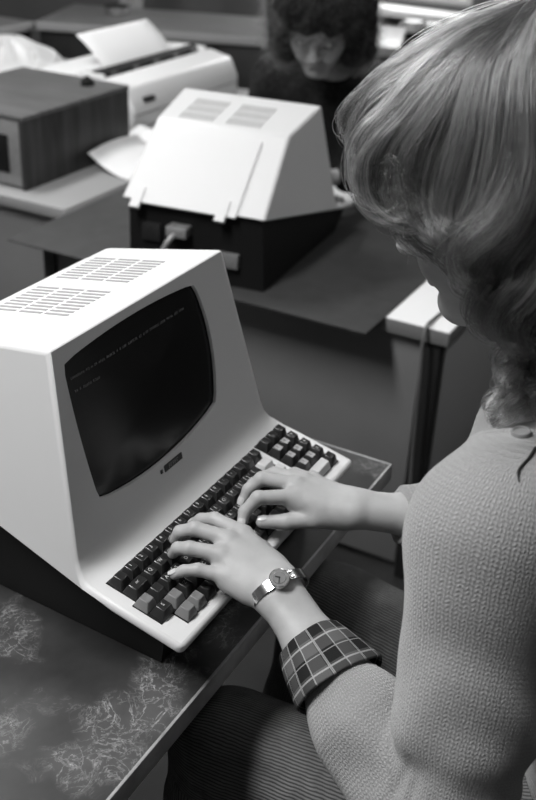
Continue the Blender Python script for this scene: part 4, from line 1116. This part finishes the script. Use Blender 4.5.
def place(seq, x, side, lay, n_st=40, wid=.0125):
    c = guide(seq, x).copy(); c0 = c[0].copy(); c[:, 0] = np.where(c[:, 0] == Cn[0], c[:, 0], c[:, 0])
    t = np.linspace(0, 1, len(c))[:, None]
    c = c * np.array([side, 1, 1]) if side < 0 else c
    if side < 0 and seq[0] != 'P': c = c + (np.array(Cn) - c[0]) * (1 - t) ** 3
    c = c + rng.normal(size=3) * np.array([.010, .006, .003]) * (1 - t) ** 2 + rng.normal(size=3) * .0065 * t + np.stack([np.interp(t[:, 0], [0, .4, .7, 1], np.r_[0, rng.normal(size=3) * .004]) for _ in range(3)], 1)
    c = O_L + (c - O_L) * (lay + (1 - lay) * .3 * t)
    r = np.linalg.norm(c - O_L, axis=1); dv = (c - O_L) / r[:, None]; mn = np.array([skull(d) for d in dv]) + .006
    c = O_L + dv * np.maximum(r, mn)[:, None]
    k = (len(c) - 1) if rng.random() < .7 else int(len(c) * (.75 + .25 * rng.random()))
    c = c[:k + 1:2]
    if len(c) < 4: return
    l0 = np.cross(c[1] - c[0], c[0] - O_L); l0 /= np.linalg.norm(l0) + 1e-9
    lock_strands([W3(p) for p in c], W3(l0) - W3(np.zeros(3)), n_st, 32, wid * (.7 + .6 * rng.random()), .0032, (.0012 + .0014 * rng.random(), 1.6), hair_st)
seq1 = ['A0', 'A1', 'B', 'C', 'E', 'F', 'K']
for i in range(400):
    side = 1 if i % 5 < 3 else -1
    place(seq1, 5.999 * ((i + rng.random()) / 400 * 1.0 if 0 else rng.random() ** .9), side, .90 + .13 * rng.random() ** .7)
for i in range(70): place(['B', 'D', 'C'], .35 + 1.4 * rng.random(), 1 if i % 3 else -1, .90 + .12 * rng.random(), 42, .010)
for i in range(40): place(['A0', 'A1', 'B'], 2 * rng.random() - .0001 if 0 else 1.95 * rng.random(), 1 if i % 2 else -1, .97 + .07 * rng.random(), 42, .010)
for i in range(110): place(['C', 'E', 'F'], .0 + 1.6 * rng.random(), 1 if i % 3 else -1, .98 + .10 * rng.random(), 36, .009)
for i in range(90): place(['P', 'Q'], .999 * rng.random(), 1 if i % 3 else -1, .94 + .10 * rng.random(), 36, .009)
for i in range(60): place(['A0', 'A1', 'B', 'C', 'E'], 3.99 * rng.random(), 1 if i % 3 else -1, 1.03 + .07 * rng.random(), 7, .016)
for i in range(46): place(['A1', 'B', 'D'], .75 + .55 * rng.random(), 1 if i % 4 else -1, 1.0 + .09 * rng.random(), 26, .007)
# long curls over the neck and shoulders
for i in range(210):
    ph = (108 + 72 * rng.random()) * (1 if rng.random() < .62 else -1); s = 1 if ph > 0 else -1; a = abs(ph); layer = rng.random()
    th0 = np.interp(a, [66, 110, 180], [112, 112, 104]) + rng.normal() * 6
    e0, e1 = dirv(th0, ph), dirv(th0 + 24, ph)
    p0 = O_L + e0 * (skull(e0) + .002); p1 = O_L + e1 * (skull(e1) + .004 + .022 * layer) + np.array([0, .004, 0])
    L = np.interp(a, [66, 90, 130, 180], [.105, .120, .125, .125]) * (.50 + .55 * rng.random())
    down = np.array([0, .34, -.94]); o = np.array([e1[0], e1[1] * .6, 0]); o /= np.linalg.norm(o) + 1e-9
    pts = [p0, p1]
    for f in (.33, .66, 1.0): pts.append(p1 + down * L * f + o * (.004 + .014 * layer) * math.sin(f * 3.2))
    d = pts[-1] - pts[-2]
    pts += curl(pts[-1], d, o * .9 + np.array([0, .8 * (1 if rng.random() < .6 else -1), .1]), .013 + .011 * rng.random(), 1.8 + 2.8 * rng.random(), 6, .002)
    l0 = np.cross(p1 - p0, e0); l0 /= np.linalg.norm(l0)
    lock_strands([W3(p) for p in pts], W3(l0) - W3(np.zeros(3)), 50, 34, .011 + .005 * rng.random(), .004, (.008 + .006 * rng.random(), 2.2 + 1.2 * rng.random()), hair_st, .0012)
cap = [hp((0, -.035, .045), (0, .012, .055), .092, .080), hp((0, -.06, .0), (0, -.075, -.125), .074, .056), hp((.048, -.035, .02), (.046, -.065, -.115), .046, .036), hp((-.048, -.035, .02), (-.046, -.065, -.115), .046, .036), hp((.045, .020, .045), (.040, .04, .055), .045, .036), hp((-.045, .020, .045), (-.040, .04, .055), .045, .036)]
hm = sdf_obj('hair', cap, .004, M['hair_under'], None, lambda P, d: d + .0018 * np.sin(P @ V3(160, 90, 20))); hm['label'] = 'wavy fair hair'; child_of(hm, typist)
strands_obj('hair_strands', hair_st, .00033, M['hair'], hm, TONE)['kind'] = 'stuff'

# ------------------------------------------------------------------ the second person, behind the far terminal
P2 = Vector((2.02, .80, FLOOR))
other = thing('person', 'dark haired woman in dark clothes looking down behind the far terminal', 'person', P2)
c2 = V3(1.745, .722, .305)                        # head centre
fwd = V3(-.84, -.26, -.48); fwd /= np.linalg.norm(fwd); lt = np.cross(V3(0, 0, 1), fwd); lt /= np.linalg.norm(lt); up2 = np.cross(fwd, lt)
def H2(l, f, u): return c2 + l * lt + f * fwd + u * up2
def g2(a, b, ra, rb=None, k=.02): return prim(H2(*a), H2(*b), ra, rb, k)
head2 = [g2((0, -.022, .028), (0, .02, .032), .082, .080), g2((0, .035, -.005), (0, .045, .035), .062, .058), g2((.026, .035, -.045), (.012, .068, -.098), .036, .020), g2((-.026, .035, -.045), (-.012, .068, -.098), .036, .020),
   g2((.036, .058, -.030), (.03, .066, -.05), .026, .022), g2((-.036, .058, -.030), (-.03, .066, -.05), .026, .022), g2((.018, .090, .016), (.045, .076, .016), .011, .011, .012), g2((-.018, .090, .016), (-.045, .076, .016), .011, .011, .012),
   g2((0, .094, .008), (0, .112, -.034), .0075, .0105, .008), g2((.010, .100, -.037), (-.010, .100, -.037), .008, .008, .008), g2((-.018, .088, -.060), (.018, .088, -.060), .0065, .0065, .004), g2((-.015, .087, -.070), (.015, .087, -.070), .0075, .0075, .004)]
for s in (-1, 1): head2.append(g2((s * .080, -.012, .010), (s * .082, -.010, -.022), .012, .009, .006))
def loc2(x, y, z): return V3(x, y, z)
SLa, SRa = loc2(1.93, .53, .085), loc2(1.96, .93, .085)          # shoulders: her left (towards -y), her right
hip = loc2(2.13, .80, -.24)
hl_, hr_ = V3(*TWP((.075, .060, .050))), V3(*TWP((.235, .055, .050)))      # wrists over the keys
ELa, ERa = loc2(1.90, .44, -.07), loc2(1.94, 1.02, -.07)
body2 = [prim(hip, loc2(2.08, .78, -.1), .12, .11, .05), prim(loc2(2.08, .78, -.1), loc2(1.98, .75, .07), .115, .10, .05), prim(SLa, SRa, .05, .05, .05), prim(loc2(1.95, .735, .10), H2(0, -.045, -.05), .058, .05, .03)]
def arm2(S, E, Wp):
    d = (Wp - E) / np.linalg.norm(Wp - E); return [prim(S, E, .046, .037, .02), prim(E, Wp - d * .07, .036, .021, .02)]
def hand2(Wp, keys):
    pr = []; d = np.array(keys[0]) - Wp
    for i, kx in enumerate(keys):
        k = np.array(kx); m = Wp * .45 + k * .55 + V3(0, 0, .022); q = m * .5 + k * .5 + V3(0, 0, .016)
        pr += [prim(Wp, m, .016, .011, .012), prim(m, q, .0095, .0088, .004), prim(q, k, .0085, .0068, .004)]
    return pr
def keysL(x0): return [TWP((x0 + .018 * i, .078 + (.006 if i in (1, 2) else 0), .034)) for i in range(4)]
def wr(x): return V3(*TWP((x, -.045, .035)))
WLa, WRa = wr(.095), wr(.26)
body2 += arm2(SLa, ELa, WLa) + arm2(SRa, ERa, WRa) + hand2(WLa, keysL(.070)) + hand2(WRa, keysL(.235))
for (Wp, x1) in ((WLa, .155), (WRa, .215)): body2.append(prim(Wp, V3(*TWP((x1, .02, .032))), .014, .008, .012))
body2 += [prim(WLa, WLa * .75 + ELa * .25, .019, .022, .012), prim(WRa, WRa * .75 + ERa * .25, .019, .022, .012)]
for sy in (-1, 1):
    body2 += [prim((2.12, .80 + sy * .09, -.265), (1.70, .80 + sy * .12, -.255), .078, .054, .04), prim((1.70, .80 + sy * .12, -.26), (1.74, .80 + sy * .12, -.70), .050, .034, .03), prim((1.74, .80 + sy * .12, FLOOR + .045), (1.60, .80 + sy * .12, FLOOR + .032), .036, .026, .02)]
def eye_mod2(P, d):
    for s in (-1, 1): d = np.maximum(d, .0155 - np.linalg.norm(P - H2(s * .033, .083, -.004), axis=1))
    return d
ob = sdf_obj('body', body2 + head2, .0042, M['skin'], None, eye_mod2); child_of(ob, other)
for s in (-1, 1):
    bm = bmesh.new(); bmesh.ops.create_uvsphere(bm, u_segments=16, v_segments=12, radius=.0125, matrix=Matrix.Translation(Vector(H2(s * .033, .080, -.004)))); child_of(from_bm('eye', bm, M['eye'], None, 60), other)
def cut2(P, d):
    for Wp, E in ((WLa, ELa), (WRa, ERa)):
        ax = (E - Wp) / np.linalg.norm(E - Wp); q = (Wp + ax * .035 - P) @ ax; nr = np.linalg.norm(P - Wp, axis=1) < .10; d = np.where(nr, np.maximum(d, q), d)
    n = H2(0, -.045, -.05) - loc2(1.95, .735, .10); n /= np.linalg.norm(n); q = (P - (loc2(1.95, .735, .10) + n * .055)) @ n
    return np.where(np.linalg.norm(P - c2, axis=1) < .2, np.maximum(d, q), d) + .003 * np.sin(P @ V3(40, 55, 30))
sw2 = [grow(p, .020) for p in body2[:3]] + [prim(loc2(1.95, .735, .095), loc2(1.91, .73, .145), .072, .064, .03)] + [grow(p, .018) for p in body2[4:8]] + [prim(SLa, loc2(2.06, .70, -.1), .08, .12, .05), prim(SRa, loc2(2.06, .88, -.1), .08, .12, .05)]
o = sdf_obj('sweater', sw2, .006, M['dress'], None, cut2); o['label'] = 'dark sweater'; child_of(o, other)
i0 = len(body2) - 6
o = sdf_obj('trousers', [grow(p, .014) for p in (body2[i0], body2[i0 + 1], body2[i0 + 3], body2[i0 + 4])] + [grow(body2[0], .016)], .007, M['steel_dark'], None, lambda P, d: np.maximum(d, FLOOR + .09 - P[:, 2])); child_of(o, other)
cap2 = [g2((0, -.04, .05), (0, .02, .066), .108, .092), g2((0, -.07, .0), (0, -.075, -.10), .09, .085), g2((.085, -.02, .03), (.088, -.01, -.085), .050, .048), g2((-.085, -.02, .03), (-.088, -.01, -.085), .050, .048), g2((.055, .058, .075), (-.055, .058, .075), .046, .046), g2((.085, .03, .0), (.08, .03, -.07), .03, .03), g2((-.085, .03, .0), (-.08, .03, -.07), .03, .03)]
hm2 = sdf_obj('hair', cap2, .006, M['fur'], None, lambda P, d: d + .004 * np.sin(P @ V3(90, 60, 70)) * np.sin(P @ V3(-50, 80, 60))); hm2['label'] = 'thick dark curly hair'; child_of(hm2, other)
st2 = []
X, F_q = build_sdf(cap2, .014)
for p in X:
    n = p - c2; n /= np.linalg.norm(n); t = np.linspace(0, 1, 8)[:, None]
    for _ in range(5):
        q = p + rng.normal(size=3) * .007; a = rng.normal(size=3) * .35; dd = n * .6 + a + V3(0, 0, -.25); cr = np.cross(dd, rng.normal(size=3)); cr /= np.linalg.norm(cr)
        st2.append(q - n * .006 + dd * .030 * t + cr * .008 * np.sin(t * 5 + rng.random() * 6))
strands_obj('hair_strands', st2, .0003, M['hair_dark'], hm2)['kind'] = 'stuff'
c2h = thing('office_chair', 'dark swivel chair the dark haired woman sits on', 'chair', (2.13, .80, FLOOR), PI / 2)
for nm, lo, hi in (('seat', (-.22, -.21, .37), (.22, .22, .43)), ('backrest', (-.19, -.33, .62), (.19, -.285, .88))): box(nm, lo, hi, M['chair_cloth'], c2h, .02, 3)
tube('back_support', spline([(0, -.15, .365), (0, -.29, .39), (0, -.342, .55), (0, -.338, .78)], 14), .014, M['steel_dark'], c2h); cyl('post', (0, 0, .09), (0, 0, .37), .025, M['steel_dark'], c2h)
for k in range(5):
    a = 2 * PI * k / 5; c, s = math.cos(a), math.sin(a)
    tube('leg', [(0, 0, .105), (c * .14, s * .14, .08), (c * .27, s * .27, .03)], [.024, .02, .016], M['steel_dark'], c2h)

fixture(-.55, .68, 59, 'fluorescent ceiling light over the scuffed desk and front terminal')
fixture(1.7, -.9, 8, 'unseen ceiling fill light added over the open floor behind the typing woman')  # unseen lamp added to brighten faces turned away from the main light
fixture(1.2, 1.9, 34, 'fluorescent ceiling light over the wooden cabinet and far desk')
fixture(1.3, 3.3, 22, 'fluorescent ceiling light over the returning counter')
# daylight through the window
W_ = bpy.data.worlds.new('World'); SC.world = W_; W_.use_nodes = True
bg = W_.node_tree.nodes['Background']; bg.inputs[0].default_value = (1, 1, 1, 1); bg.inputs[1].default_value = 2.2
L = bpy.data.lights.new('window_daylight', 'AREA'); L.shape = 'RECTANGLE'; L.size = WY1 - WY0; L.size_y = WZ1 - WZ0; L.energy = 45
o = bpy.data.objects.new('window_daylight', L); COL.objects.link(o); o.location = (X1 + .3, (WY0 + WY1) / 2, (WZ0 + WZ1) / 2); o.rotation_euler = (0, PI / 2, 0)

# ------------------------------------------------------------------ camera
cd = bpy.data.cameras.new('camera'); cam = bpy.data.objects.new('camera', cd); COL.objects.link(cam); SC.camera = cam
yaw, pit, rol = math.radians(27.307), math.radians(-29.227), math.radians(2.72)
F_ = Vector((math.cos(pit) * math.cos(yaw), math.cos(pit) * math.sin(yaw), math.sin(pit))); R_ = Vector((math.sin(yaw), -math.cos(yaw), 0)); U_ = R_.cross(F_)
R2 = R_ * math.cos(rol) + U_ * math.sin(rol); U2 = -R_ * math.sin(rol) + U_ * math.cos(rol)
mw = Matrix((R2, U2, -F_)).transposed().to_4x4(); mw.translation = Vector((-.6659, -.4275, .7305)); cam.matrix_world = mw
cd.sensor_fit = 'VERTICAL'; cd.sensor_height = 36; cd.sensor_width = 24.12; cd.lens = 1043.6 * 36 / 800; cd.clip_start = .02
cd.dof.use_dof = True; cd.dof.focus_distance = 1.08; cd.dof.aperture_fstop = 5.6
SC.view_settings.view_transform = 'Standard'; SC.view_settings.look = 'None'; SC.view_settings.gamma = 1; SC.view_settings.use_curve_mapping = False
SC.view_settings.exposure = 0.0
